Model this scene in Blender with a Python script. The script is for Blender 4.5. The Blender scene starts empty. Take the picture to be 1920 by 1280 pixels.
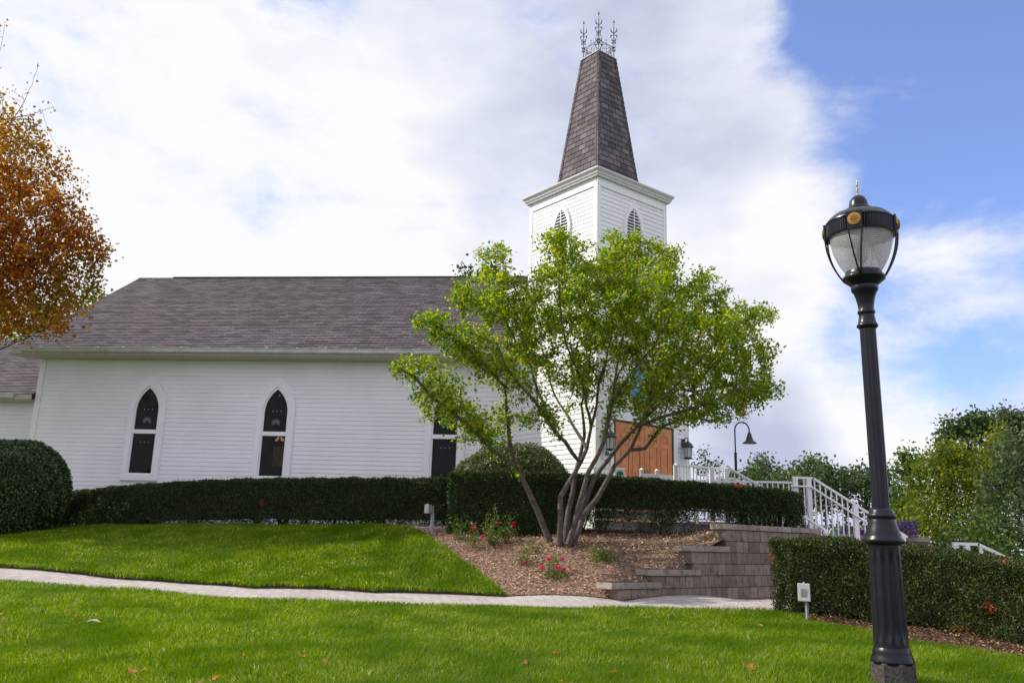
import bpy, math, random
import numpy as np
from mathutils import Vector, Matrix
from mathutils.geometry import delaunay_2d_cdt
random.seed(7)
RNG = np.random.default_rng(11)
rad = math.radians
SC = bpy.context.scene
COL = SC.collection

# ------------------------------------------------------------------ camera
H = 1.4                      # eye height above the scene's zero
FPX, PITCH, ROLL, YAW = 1585.4, .228226, .029836, -.106905
cp, sp = math.cos(PITCH), math.sin(PITCH)
cF = np.array([0, cp, sp]); cU0 = np.array([0, -sp, cp]); cR0 = np.array([1., 0, 0])
cR = math.cos(ROLL) * cR0 + math.sin(ROLL) * cU0
cU = -math.sin(ROLL) * cR0 + math.cos(ROLL) * cU0
cam = bpy.data.objects.new('camera', bpy.data.cameras.new('camera'))
COL.objects.link(cam)
cam.matrix_world = Matrix(((cR[0], cU[0], -cF[0], 0), (cR[1], cU[1], -cF[1], 0), (cR[2], cU[2], -cF[2], H), (0, 0, 0, 1)))
cam.data.sensor_width = 36; cam.data.lens = FPX / 1920 * 36
cam.data.clip_start = .1; cam.data.clip_end = 3000
SC.camera = cam

def ray(x, y): return cF * FPX + cR * (x - 960) - cU * (y - 640)
def P(x, y, D):                      # the point seen at photo pixel x, y at forward distance D
    r = ray(x, y); q = r * D / r[1]
    return Vector((q[0], q[1], q[2] + H))

# ------------------------------------------------------------------ world and sun
SUN_AZ = 173.87 - 4.8        # direction towards the sun, degrees from +X
SUN_EL = 40.0
w = bpy.data.worlds.new("World"); SC.world = w; w.use_nodes = True
nt = w.node_tree; nt.nodes.clear()
def N(t, k, **kw):
    n = t.nodes.new(k)
    for a, b in kw.items():
        if a.startswith('in_'):
            n.inputs[int(a[3:])].default_value = b
        else: setattr(n, a, b)
    return n
def math_(t, op, a, b=None, clamp=False):
    n = N(t, 'ShaderNodeMath', operation=op); n.use_clamp = clamp
    for i, v in enumerate((a, b)):
        if v is None: continue
        if isinstance(v, (int, float)): n.inputs[i].default_value = v
        else: t.links.new(v, n.inputs[i])
    return n.outputs[0]
L = nt.links.new
sky = N(nt, 'ShaderNodeTexSky', sky_type='NISHITA', sun_disc=False)
sky.sun_elevation = rad(SUN_EL); sky.sun_rotation = rad(90 - SUN_AZ)
sky.air_density = 1.0; sky.dust_density = .6; sky.ozone_density = 2.0
skm = N(nt, 'ShaderNodeVectorMath', operation='MULTIPLY'); L(sky.outputs[0], skm.inputs[0]); skm.inputs[1].default_value = (1.05, 1.14, 1.55)
bg1 = N(nt, 'ShaderNodeBackground', in_1=.15); L(skm.outputs[0], bg1.inputs[0])
tc = N(nt, 'ShaderNodeTexCoord')
mp = N(nt, 'ShaderNodeMapping'); mp.inputs['Scale'].default_value = (1, 1, 2.0); L(tc.outputs['Generated'], mp.inputs[0])
n1 = N(nt, 'ShaderNodeTexNoise'); n1.inputs['Scale'].default_value = 4.6; n1.inputs['Detail'].default_value = 10; n1.inputs['Roughness'].default_value = .60
n1.inputs['Distortion'].default_value = .15
L(mp.outputs[0], n1.inputs['Vector'])
n2 = N(nt, 'ShaderNodeTexNoise'); n2.inputs['Scale'].default_value = 2.1; n2.inputs['Detail'].default_value = 5; n2.inputs['Roughness'].default_value = .45
mp2 = N(nt, 'ShaderNodeMapping'); mp2.inputs['Location'].default_value = (3.7, 1.2, 5.1); mp2.inputs['Scale'].default_value = (1, 1, 2.2)
L(tc.outputs['Generated'], mp2.inputs[0]); L(mp2.outputs[0], n2.inputs['Vector'])
def lobe(px, py, r_in, r_out):       # smooth patch of sky around a direction, radii in degrees
    d = Vector(ray(px, py)).normalized()
    vm = N(nt, 'ShaderNodeVectorMath', operation='DOT_PRODUCT'); L(tc.outputs['Generated'], vm.inputs[0]); vm.inputs[1].default_value = d
    mr = N(nt, 'ShaderNodeMapRange', interpolation_type='SMOOTHSTEP'); L(vm.outputs['Value'], mr.inputs[0])
    mr.inputs[1].default_value = math.cos(rad(r_out)); mr.inputs[2].default_value = math.cos(rad(r_in))
    return mr.outputs[0]
blue = None
for px, py, a, b, s in ((2020, -80, 4, 20, .60), (1800, 130, 1, 10, .30), (1560, 215, .5, 6, .10), (1800, 540, 1, 10, .24), (1640, 690, 1, 7, .22), (1880, 740, 1, 6, .1),
                        (1950, 620, 1, 8, .16), (385, 405, .1, 2.0, .02), (575, -15, .5, 4.5, .2), (950, 450, .3, 4.5, .12), (870, 470, .2, 3, .06), (1560, 20, .5, 4, .3)):
    o = math_(nt, 'MULTIPLY', lobe(px, py, a, b), s)
    blue = o if blue is None else math_(nt, 'ADD', blue, o)
for px, py, a, b, s in ((300, 330, 2, 10, -.10), (1690, 190, .3, 4.5, -.2), (1860, 400, 2, 7, -.22), (1600, 770, 2, 8, -.2), (1330, 330, 2, 8, -.1), (1890, 700, .5, 3, -.12)):
    blue = math_(nt, 'ADD', blue, math_(nt, 'MULTIPLY', lobe(px, py, a, b), s))
cov = math_(nt, 'SUBTRACT', math_(nt, 'ADD', math_(nt, 'MULTIPLY', n1.outputs[0], 1.7), -.18), blue)
mr = N(nt, 'ShaderNodeMapRange', interpolation_type='SMOOTHSTEP'); L(cov, mr.inputs[0]); mr.inputs[1].default_value = .12; mr.inputs[2].default_value = .70; mr.inputs[3].default_value = .06
grey = math_(nt, 'MULTIPLY', lobe(1150, 330, 5, 19), .20)
grey = math_(nt, 'ADD', grey, math_(nt, 'MULTIPLY', lobe(1430, 815, 1, 6), .24))
grey = math_(nt, 'SUBTRACT', grey, math_(nt, 'MULTIPLY', lobe(1640, 780, 1, 6), .22))
n5 = N(nt, 'ShaderNodeTexNoise'); n5.inputs['Scale'].default_value = 9; n5.inputs['Detail'].default_value = 8; n5.inputs['Roughness'].default_value = .5; L(mp.outputs[0], n5.inputs['Vector'])
grey = math_(nt, 'ADD', grey, math_(nt, 'MULTIPLY', math_(nt, 'SUBTRACT', n5.outputs[0], .5), .45))
grey = math_(nt, 'SUBTRACT', grey, math_(nt, 'MULTIPLY', lobe(400, 120, 8, 26), .16))
gr = math_(nt, 'ADD', n2.outputs[0], grey)
ramp = N(nt, 'ShaderNodeValToRGB'); L(gr, ramp.inputs[0])
cr_ = ramp.color_ramp; cr_.elements[0].position = .46; cr_.elements[0].color = (.95, .955, .975, 1)
cr_.elements[1].position = .86; cr_.elements[1].color = (.52, .56, .74, 1)
e = cr_.elements.new(.60); e.color = (.79, .82, .93, 1)
# unseen clouds behind the viewer get one bluish tone, kept bright to fill shaded walls
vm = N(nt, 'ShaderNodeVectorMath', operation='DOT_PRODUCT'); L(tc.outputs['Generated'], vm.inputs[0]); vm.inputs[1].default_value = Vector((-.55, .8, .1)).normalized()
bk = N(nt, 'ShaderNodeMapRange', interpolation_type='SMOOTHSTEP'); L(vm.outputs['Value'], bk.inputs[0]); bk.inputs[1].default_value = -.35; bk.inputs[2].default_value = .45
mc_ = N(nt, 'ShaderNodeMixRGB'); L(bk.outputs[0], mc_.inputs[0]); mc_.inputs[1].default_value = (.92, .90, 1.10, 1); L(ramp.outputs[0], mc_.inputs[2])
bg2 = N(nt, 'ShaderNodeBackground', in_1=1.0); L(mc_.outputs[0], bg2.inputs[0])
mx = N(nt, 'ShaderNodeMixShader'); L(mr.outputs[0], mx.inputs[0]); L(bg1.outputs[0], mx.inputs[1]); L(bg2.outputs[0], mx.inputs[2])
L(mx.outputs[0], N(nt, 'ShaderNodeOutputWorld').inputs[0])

sun = bpy.data.objects.new('sun', bpy.data.lights.new('sun', 'SUN')); COL.objects.link(sun)
sun.data.energy = 4.6; sun.data.angle = rad(.6); sun.data.color = (1, .93, .82)
sd = Vector((math.cos(rad(SUN_AZ)) * math.cos(rad(SUN_EL)), math.sin(rad(SUN_AZ)) * math.cos(rad(SUN_EL)), math.sin(rad(SUN_EL))))
sun.rotation_euler = (-sd).to_track_quat('-Z', 'Y').to_euler(); sun.location = (-20, 10, 20)
SC.view_settings.view_transform = 'Standard'; SC.view_settings.look = 'None'
SC.view_settings.exposure = 0.04; SC.view_settings.gamma = 1
SC.render.engine = 'CYCLES'
SC.cycles.max_bounces = 7; SC.cycles.diffuse_bounces = 3; SC.cycles.transmission_bounces = 5; SC.cycles.transparent_max_bounces = 6
SC.cycles.use_denoising = True

# ------------------------------------------------------------------ materials
MATS = {}
def mat(name, c1, c2=None, rough=.7, scale=8, bump=0, bscale=60, metal=0, spec=.5, detail=4, lo=.35, hi=.65, coat=0):
    if name in MATS: return MATS[name]
    m = bpy.data.materials.new(name); m.use_nodes = True; t = m.node_tree; b = t.nodes['Principled BSDF']
    b.inputs['Roughness'].default_value = rough; b.inputs['Metallic'].default_value = metal; b.inputs['Specular IOR Level'].default_value = spec
    b.inputs['Coat Weight'].default_value = coat
    co = N(t, 'ShaderNodeTexCoord')
    n = N(t, 'ShaderNodeTexNoise'); n.inputs['Scale'].default_value = scale; n.inputs['Detail'].default_value = detail
    t.links.new(co.outputs['Object'], n.inputs['Vector'])
    r = N(t, 'ShaderNodeValToRGB'); t.links.new(n.outputs[0], r.inputs[0])
    c2 = c2 or tuple(x * .85 for x in c1)
    r.color_ramp.elements[0].position = lo; r.color_ramp.elements[1].position = hi
    r.color_ramp.elements[0].color = (*c1, 1); r.color_ramp.elements[1].color = (*c2, 1)
    t.links.new(r.outputs[0], b.inputs['Base Color'])
    if bump:
        n3 = N(t, 'ShaderNodeTexNoise'); n3.inputs['Scale'].default_value = bscale; n3.inputs['Detail'].default_value = 5
        t.links.new(co.outputs['Object'], n3.inputs['Vector'])
        bp = N(t, 'ShaderNodeBump'); bp.inputs['Strength'].default_value = bump; bp.inputs['Distance'].default_value = .01
        t.links.new(n3.outputs[0], bp.inputs['Height']); t.links.new(bp.outputs[0], b.inputs['Normal'])
    MATS[name] = m; return m

def leafmat(name, stops, trans=.4, rough=.5, spec=.3, patch=None, pscale=1.2, tboost=1.5):
    """one random tint per leaf; light passes through"""
    m = bpy.data.materials.new(name); m.use_nodes = True; t = m.node_tree; b = t.nodes['Principled BSDF']
    g = N(t, 'ShaderNodeNewGeometry'); r = N(t, 'ShaderNodeValToRGB'); t.links.new(g.outputs['Random Per Island'], r.inputs[0])
    els = r.color_ramp.elements
    while len(els) < len(stops): els.new(.5)
    for e_, (p_, c_) in zip(els, stops): e_.position = p_; e_.color = (*c_, 1)
    col = r.outputs[0]
    if patch:
        co = N(t, 'ShaderNodeTexCoord'); n = N(t, 'ShaderNodeTexNoise'); n.inputs['Scale'].default_value = pscale; n.inputs['Detail'].default_value = 3
        t.links.new(co.outputs['Object'], n.inputs['Vector'])
        mr_ = N(t, 'ShaderNodeMapRange'); t.links.new(n.outputs[0], mr_.inputs[0]); mr_.inputs[1].default_value = patch[1]; mr_.inputs[2].default_value = patch[2]
        mc = N(t, 'ShaderNodeMixRGB'); t.links.new(mr_.outputs[0], mc.inputs[0]); t.links.new(col, mc.inputs[1]); mc.inputs[2].default_value = (*patch[0], 1)
        col = mc.outputs[0]
    t.links.new(col, b.inputs['Base Color']); b.inputs['Roughness'].default_value = rough; b.inputs['Specular IOR Level'].default_value = spec
    tr = N(t, 'ShaderNodeBsdfTranslucent'); hs = N(t, 'ShaderNodeHueSaturation'); hs.inputs['Value'].default_value = tboost; hs.inputs['Saturation'].default_value = 1.08
    t.links.new(col, hs.inputs['Color']); t.links.new(hs.outputs[0], tr.inputs[0])
    mi = N(t, 'ShaderNodeMixShader'); mi.inputs[0].default_value = trans
    t.links.new(b.outputs[0], mi.inputs[1]); t.links.new(tr.outputs[0], mi.inputs[2])
    t.links.new(mi.outputs[0], t.nodes['Material Output'].inputs[0])
    return m

def brickmat(name, c1, c2, mortar, bw, bh, ms=.01, rough=.85, noise=(.7, 1.2), nscale=3, bump=.3, offset=.5, rot=0, uv=True, big=None, fine=90, bias=0):
    m = bpy.data.materials.new(name); m.use_nodes = True; t = m.node_tree; b = t.nodes['Principled BSDF']
    b.inputs['Roughness'].default_value = rough; b.inputs['Specular IOR Level'].default_value = .25
    co = N(t, 'ShaderNodeTexCoord'); mpn = N(t, 'ShaderNodeMapping'); mpn.inputs['Rotation'].default_value = (0, 0, rot)
    t.links.new(co.outputs['UV' if uv else 'Object'], mpn.inputs[0])
    br = N(t, 'ShaderNodeTexBrick'); br.offset = offset; t.links.new(mpn.outputs[0], br.inputs['Vector'])
    br.inputs['Color1'].default_value = (*c1, 1); br.inputs['Color2'].default_value = (*c2, 1); br.inputs['Mortar'].default_value = (*mortar, 1)
    br.inputs['Scale'].default_value = 1; br.inputs['Brick Width'].default_value = bw; br.inputs['Row Height'].default_value = bh
    br.inputs['Mortar Size'].default_value = ms; br.inputs['Mortar Smooth'].default_value = .2; br.inputs['Bias'].default_value = bias
    n = N(t, 'ShaderNodeTexNoise'); n.inputs['Scale'].default_value = nscale; n.inputs['Detail'].default_value = 6; t.links.new(co.outputs['Object'], n.inputs['Vector'])
    n4 = N(t, 'ShaderNodeTexNoise'); n4.inputs['Scale'].default_value = fine; n4.inputs['Detail'].default_value = 3; t.links.new(co.outputs['Object'], n4.inputs['Vector'])
    ad = math_(t, 'ADD', math_(t, 'MULTIPLY', n.outputs[0], .6), math_(t, 'MULTIPLY', n4.outputs[0], .4))
    mr_ = N(t, 'ShaderNodeMapRange'); t.links.new(ad, mr_.inputs[0]); mr_.inputs[1].default_value = .3; mr_.inputs[2].default_value = .7
    mr_.inputs[3].default_value = noise[0]; mr_.inputs[4].default_value = noise[1]
    vm = N(t, 'ShaderNodeVectorMath', operation='SCALE'); t.links.new(br.outputs[0], vm.inputs[0]); t.links.new(mr_.outputs[0], vm.inputs['Scale'])
    t.links.new(vm.outputs[0], b.inputs['Base Color'])
    bp = N(t, 'ShaderNodeBump'); bp.inputs['Strength'].default_value = bump; bp.inputs['Distance'].default_value = .01
    hh = math_(t, 'SUBTRACT', math_(t, 'MULTIPLY', n4.outputs[0], .5), br.outputs['Fac'])
    t.links.new(hh, bp.inputs['Height']); t.links.new(bp.outputs[0], b.inputs['Normal'])
    MATS[name] = m; return m

WHITE = mat('white_siding', (.87, .87, .87), (.80, .80, .80), rough=.55, scale=.9, bump=.04, bscale=25)
TRIM = mat('white_trim', (.87, .87, .87), (.83, .83, .84), rough=.5, scale=2)
RAIL = mat('white_rail', (.84, .84, .84), (.79, .79, .80), rough=.4, scale=4)
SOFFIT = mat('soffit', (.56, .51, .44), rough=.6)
FRIEZE = mat('frieze_tan', (.66, .61, .53), rough=.6)  # tan, darker than the white trim
GUTTER = mat('gutter_metal', (.62, .62, .60), (.50, .50, .48), rough=.45, scale=3)
SHINGLE = brickmat('roof_shingle', (.062, .052, .062), (.155, .132, .152), (.032, .028, .034), .30, .127, .010, noise=(.75, 1.25), nscale=1.4, bump=.5, fine=45)
SHINGLE2 = brickmat('spire_shingle', (.08, .066, .072), (.18, .155, .160), (.028, .024, .026), .27, .165, .010, noise=(.75, 1.3), nscale=3, bump=.5, fine=60)
DARKMETAL = mat('black_iron', (.012, .012, .016), (.02, .02, .024), rough=.4, scale=20, spec=.5)
LAMPPAINT = mat('dark_lamp_paint', (.008, .008, .014), (.012, .012, .019), rough=.3, scale=14, bump=.05, bscale=40, spec=.3, coat=.08)
GOLD = mat('gold_paint', (.55, .33, .07), (.40, .22, .04), rough=.35, scale=60, metal=.6)
CONC = mat('dark_concrete', (.035, .028, .028), (.09, .075, .068), rough=.9, scale=45, bump=.6, bscale=90)
BARK = mat('grey_bark', (.125, .10, .085), (.05, .04, .033), rough=.85, scale=14, bump=.8, bscale=45)
BARKD = mat('dark_bark', (.055, .045, .038), (.03, .024, .02), rough=.9, scale=14, bump=.7, bscale=30)
WOOD = mat('orange_wood', (.66, .25, .075), (.52, .185, .052), rough=.5, scale=5, bump=.1)
GLASSD = mat('dark_window_glass', (.006, .006, .006), (.014, .011, .008), rough=.06, scale=3, spec=.14)
PLAST = mat('grey_plastic', (.36, .37, .38), (.30, .31, .32), rough=.45, scale=8)
PLASTW = mat('light_plastic', (.62, .63, .62), (.54, .55, .54), rough=.4, scale=8)
CAPM = mat('cap_stone', (.31, .262, .215), (.19, .158, .13), rough=.9, scale=9, bump=1.0, bscale=30)
BLOCKM = mat('wall_block', (.22, .185, .15), (.13, .108, .088), rough=.95, scale=7, bump=1.0, bscale=28)
def blockmat(name, dark, light):
    m = leafmat(name, [(0, dark), (.5, tuple((a + b) / 2 for a, b in zip(dark, light))), (1, light)], trans=0, rough=.95, spec=.1, patch=(tuple(a * .6 for a in dark), .52, .78), pscale=9)
    t = m.node_tree; b = t.nodes['Principled BSDF']; co = N(t, 'ShaderNodeTexCoord'); n3 = N(t, 'ShaderNodeTexNoise'); n3.inputs['Scale'].default_value = 32; n3.inputs['Detail'].default_value = 6
    t.links.new(co.outputs['Object'], n3.inputs['Vector']); bp = N(t, 'ShaderNodeBump'); bp.inputs['Strength'].default_value = .9; bp.inputs['Distance'].default_value = .012
    t.links.new(n3.outputs[0], bp.inputs['Height']); t.links.new(bp.outputs[0], b.inputs['Normal']); return m
BLOCKM = blockmat('wall_block', (.155, .128, .098), (.26, .22, .175)); CAPM = blockmat('cap_stone', (.24, .205, .17), (.36, .31, .26))
JOINT = mat('joint_shadow', (.05, .042, .036), rough=1)
PAVER = brickmat('path_pavers', (.40, .36, .335), (.50, .455, .43), (.20, .175, .155), .20, .10, .006, noise=(.82, 1.12), nscale=1.2, bump=.35, rot=rad(35), uv=False, fine=50)
SOIL = mat('soil', (.07, .05, .03), (.04, .034, .02), rough=1, scale=5, bump=.8)
MULCHB = mat('mulch_base', (.15, .09, .055), (.30, .20, .14), rough=1, scale=30, bump=1.0, bscale=60)
TURF = mat('turf_soil', (.035, .06, .008), (.05, .085, .010), rough=1, scale=9, bump=.8)
CONCL = mat('pale_concrete', (.42, .40, .37), (.34, .32, .30), rough=.9, scale=6, bump=.3)
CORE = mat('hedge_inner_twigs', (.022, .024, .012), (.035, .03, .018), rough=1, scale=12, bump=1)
MEADOW = mat('far_grass', (.06, .10, .02), (.09, .13, .03), rough=1, scale=.3)
LANTG = mat('lantern_glass', (.55, .57, .58), (.42, .44, .46), rough=.15, scale=10)
GREENP = mat('green_emblem', (.01, .17, .09), (.015, .12, .07), rough=.5, scale=30)
SIGNW = mat('sign_white', (.8, .82, .82), rough=.5)
BLUEG = mat('blue_stained_glass', (.05, .15, .5), (.08, .32, .42), rough=.12, scale=9, lo=.45, hi=.55)
TEAL = mat('teal_stained_glass', (.05, .105, .11), (.022, .04, .06), rough=.15, scale=30)
BLUED = mat('pale_blue_glass', (.11, .12, .20), rough=.15)
LAMPREFL = mat('yellow_lamp_reflection', (.55, .33, .03), (.42, .24, .02), rough=.2, scale=25)  # colour of a lamp's reflection painted on the pane
CURT = mat('brown_curtain', (.055, .026, .010), (.03, .013, .006), rough=.6, scale=20)
SPOTM = mat('blue_black_metal', (.02, .028, .06), rough=.4)
JAMB = mat('dark_brown_jamb', (.05, .018, .012), rough=.5)

GRASSM = leafmat('grass_blade', [(0, (.055, .105, .002)), (.3, (.145, .235, .003)), (.75, (.215, .315, .004)), (.92, (.31, .40, .03)), (1, (.66, .68, .36))], trans=.48, rough=.4, spec=.2,  # palest tints are glints painted into the blade colour
                 patch=((.10, .19, .003), .42, .62), pscale=1.5, tboost=1.35)
SBLEAF = leafmat('shadbush_leaf', [(0, (.045, .105, .010)), (.45, (.12, .19, .010)), (.8, (.225, .28, .010)), (.975, (.36, .36, .012)), (1, (.50, .22, .03))], trans=.58, rough=.36, spec=.5, tboost=2.15)
MAPLEL = leafmat('maple_leaf', [(0, (.17, .050, .010)), (.4, (.31, .10, .011)), (.75, (.45, .175, .013)), (1, (.56, .31, .025))], trans=.55, rough=.5, patch=((.18, .15, .012), .45, .70), pscale=.5, tboost=1.5)
YEWL = leafmat('yew_leaf', [(0, (.016, .036, .009)), (.6, (.034, .066, .015)), (.93, (.065, .105, .02)), (1, (.11, .13, .03))], trans=.2, rough=.45, patch=((.34, .075, .02), .715, .75), pscale=1.7)
YEWL2 = leafmat('yew_leaf_near', [(0, (.016, .034, .007)), (.6, (.038, .066, .011)), (.93, (.085, .115, .018)), (1, (.26, .11, .025))], trans=.2, rough=.45, patch=((.36, .10, .025), .665, .71), pscale=2.9)
SHRUBL = leafmat('shrub_leaf', [(0, (.02, .045, .008)), (.6, (.04, .08, .012)), (1, (.08, .12, .02))], trans=.2, rough=.35, spec=.6)
BOXL = leafmat('mound_leaf', [(0, (.05, .08, .015)), (.6, (.11, .15, .025)), (1, (.24, .25, .08))], trans=.2, rough=.38, spec=.6)
ROSEL = leafmat('rose_leaf', [(0, (.05, .11, .015)), (.6, (.10, .18, .025)), (.9, (.22, .27, .06)), (1, (.24, .10, .03))], trans=.35, rough=.35, spec=.55)
ROSER = leafmat('rose_petal_red', [(0, (.55, .008, .02)), (1, (.75, .02, .06))], trans=.35)
ROSEP = leafmat('rose_petal_pink', [(0, (.75, .025, .16)), (1, (.85, .08, .28))], trans=.35)
ROSEM = leafmat('rose_petal_mauve', [(0, (.6, .10, .30)), (1, (.65, .18, .4))], trans=.35)
PETUN = leafmat('petunia_petal', [(0, (.10, .02, .22)), (.7, (.16, .04, .33)), (1, (.42, .22, .55))], trans=.3)
CHIP = leafmat('mulch_chip', [(0, (.10, .05, .03)), (.3, (.26, .15, .09)), (.65, (.50, .35, .23)), (1, (.78, .64, .48))], trans=.05, rough=.9, spec=.1)
CHIP_SHADE = leafmat('shaded_mulch_chip', [(0, (.05, .025, .015)), (.5, (.12, .062, .038)), (.85, (.22, .13, .08)), (1, (.45, .31, .2))], trans=.05, rough=.9, spec=.1)  # the hedge's shade is painted into this chip colour
DRYL = leafmat('dry_leaf', [(0, (.50, .14, .03)), (1, (.55, .24, .07))], trans=.3)
DRYL2 = leafmat('brown_dry_leaf', [(0, (.22, .08, .03)), (1, (.33, .15, .06))], trans=.3)
PALEL = leafmat('pale_dry_leaf', [(0, (.65, .50, .42)), (1, (.7, .56, .46))], trans=.2)
FAR = {k: leafmat('far_' + k, s, trans=.35, tboost=1.5, patch=p_, pscale=.55) for k, s, p_ in (
    ('green', [(0, (.045, .085, .018)), (.6, (.075, .13, .022)), (1, (.13, .18, .035))], ((.055, .10, .03), .45, .6)),
    ('dark', [(0, (.035, .065, .022)), (.6, (.065, .105, .032)), (1, (.12, .155, .055))], ((.075, .105, .045), .45, .6)),
    ('yellow', [(0, (.09, .125, .008)), (.6, (.16, .19, .009)), (1, (.25, .26, .014))], ((.06, .11, .012), .45, .60)),
    ('lime', [(0, (.10, .15, .008)), (.6, (.18, .23, .01)), (1, (.30, .30, .015))], ((.10, .16, .02), .45, .6)),
    ('mid', [(0, (.05, .09, .01)), (.6, (.085, .14, .014)), (1, (.14, .18, .02))], ((.045, .09, .02), .45, .6)))}

# ------------------------------------------------------------------ mesh helpers
def tag(o, label=None, cat=None, group=None, kind=None):
    if label: o['label'] = label
    if cat: o['category'] = cat
    if group: o['group'] = group
    if kind: o['kind'] = kind
    return o
def empty(name, loc=(0, 0, 0), rz=0, label=None, cat=None, group=None):
    o = bpy.data.objects.new(name, None); COL.objects.link(o); o.location = loc; o.rotation_euler = (0, 0, rz); o.empty_display_size = .2
    return tag(o, label, cat, group)
def link(name, me, parent=None):
    o = bpy.data.objects.new(name, me); COL.objects.link(o)
    if parent is not None: o.parent = parent
    return o
def copy_tree(o, parent=None):
    c = o.copy(); COL.objects.link(c)
    if parent is not None: c.parent = parent
    for ch in list(o.children): copy_tree(ch, c)
    return c

class MB:
    def __init__(s): s.v = []; s.f = []; s.uv = []; s.mi = []; s.sm = []
    def face(s, pts, uv=None, mi=0, smooth=False):
        i = len(s.v); s.v += [tuple(p) for p in pts]; s.f.append(tuple(range(i, i + len(pts))))
        s.uv.append(uv or [(0, 0)] * len(pts)); s.mi.append(mi); s.sm.append(smooth)
    def mesh(s, vs, fs, mi=0, smooth=False):
        i = len(s.v); s.v += [tuple(p) for p in vs]
        for f in fs: s.f.append(tuple(i + k for k in f)); s.uv.append([(0, 0)] * len(f)); s.mi.append(mi); s.sm.append(smooth)
    def obox(s, c, ax, ay, az, mi=0):          # oriented box: centre and half axes
        c, ax, ay, az = map(Vector, (c, ax, ay, az))
        vs = [c + ax * i + ay * j + az * k for i in (-1, 1) for j in (-1, 1) for k in (-1, 1)]
        s.mesh(vs, [(0, 1, 3, 2), (4, 6, 7, 5), (0, 4, 5, 1), (2, 3, 7, 6), (0, 2, 6, 4), (1, 5, 7, 3)], mi)
    def box(s, a, b, mi=0):
        a, b = Vector(a), Vector(b); c = (a + b) / 2; h = (b - a) / 2
        s.obox(c, (h.x, 0, 0), (0, h.y, 0), (0, 0, h.z), mi)
    def bar(s, p, q, wd, ht, mi=0, up=(0, 0, 1)):
        p, q = Vector(p), Vector(q); d = q - p; l = d.length / 2; d.normalize(); side = d.cross(Vector(up))
        if side.length < 1e-4: side = d.cross(Vector((1, 0, 0)))
        side.normalize(); u = side.cross(d)
        s.obox((p + q) / 2, d * l, side * wd / 2, u * ht / 2, mi)
    def tube(s, pts, rs, n=8, mi=0, caps=True):
        pts = [Vector(p) for p in pts]
        if not hasattr(rs, '__len__'): rs = [rs] * len(pts)
        vs = []; prev = None
        for i, p in enumerate(pts):
            d = (pts[min(i + 1, len(pts) - 1)] - pts[max(i - 1, 0)]).normalized()
            if prev is None:
                a = d.cross(Vector((0, 0, 1)))
                if a.length < .05: a = d.cross(Vector((1, 0, 0)))
            else: a = prev - d * prev.dot(d)
            a.normalize(); prev = a; b = d.cross(a)
            for k in range(n):
                t = 2 * math.pi * k / n; vs.append(p + (a * math.cos(t) + b * math.sin(t)) * rs[i])
        fs = [(i * n + k, i * n + (k + 1) % n, (i + 1) * n + (k + 1) % n, (i + 1) * n + k) for i in range(len(pts) - 1) for k in range(n)]
        s.mesh(vs, fs, mi, True)
        if caps:
            s.mesh(vs[:n], [tuple(range(n))[::-1]], mi); s.mesh(vs[-n:], [tuple(range(n))], mi)
    def lathe(s, prof, n=32, c=(0, 0, 0), mi=0, mod=None, smooth=True):
        vs = []; c = Vector(c)
        for j, (z, r) in enumerate(prof):
            for k in range(n):
                t = 2 * math.pi * k / n; rr = r * (mod(t, z) if mod else 1)
                vs.append(c + Vector((rr * math.cos(t), rr * math.sin(t), z)))
        fs = [(i * n + k, i * n + (k + 1) % n, (i + 1) * n + (k + 1) % n, (i + 1) * n + k) for i in range(len(prof) - 1) for k in range(n)]
        s.mesh(vs, fs, mi, smooth)
    def build(s, name, mats, parent=None):
        me = bpy.data.meshes.new(name); me.from_pydata(s.v, [], s.f)
        uvl = me.uv_layers.new(name='UVMap'); flat = [c for u in s.uv for p in u for c in p]; uvl.data.foreach_set('uv', flat)
        if not isinstance(mats, (list, tuple)): mats = [mats]
        for m in mats: me.materials.append(m)
        me.polygons.foreach_set('material_index', s.mi); me.polygons.foreach_set('use_smooth', s.sm)
        me.update(); return link(name, me, parent)

def np_mesh(name, verts, nper, faces_per, material, parent=None, smooth=False):
    """verts (n, nper, 3); faces_per: index tuples inside one item"""
    n = verts.shape[0]; me = bpy.data.meshes.new(name)
    me.vertices.add(n * nper); me.vertices.foreach_set('co', verts.astype(np.float32).ravel())
    base = (np.arange(n) * nper)[:, None]
    idx = np.concatenate([base + np.array(f)[None, :] for f in faces_per], axis=1).ravel()
    sizes = np.tile([len(f) for f in faces_per], n)
    me.loops.add(len(idx)); me.loops.foreach_set('vertex_index', idx.astype(np.int32))
    me.polygons.add(len(sizes)); me.polygons.foreach_set('loop_start', np.concatenate([[0], np.cumsum(sizes)[:-1]]).astype(np.int32))
    me.polygons.foreach_set('loop_total', sizes.astype(np.int32))
    if smooth: me.polygons.foreach_set('use_smooth', np.ones(len(sizes), bool))
    me.materials.append(material); me.update(calc_edges=True); me.validate()
    return link(name, me, parent)
def unit(a): return a / (np.linalg.norm(a, axis=-1, keepdims=True) + 1e-9)
def leaves(name, c, d, nrm, ln, wd, material, parent=None, fold=.25):
    """leaf cards: base c, pointing d, facing nrm, length and width arrays; two folded halves"""
    d = unit(d); s = unit(np.cross(d, nrm)); nn = np.cross(s, d)
    ln = np.asarray(ln)[:, None]; wd = np.asarray(wd)[:, None]
    v = np.stack([c, c + d * ln * .45 + s * wd / 2 + nn * wd * fold, c + d * ln, c + d * ln * .45 - s * wd / 2 + nn * wd * fold], 1)
    return np_mesh(name, v, 4, [(0, 1, 2), (0, 2, 3)], material, parent)
def rdir(n): return unit(RNG.normal(size=(n, 3)))

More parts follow.
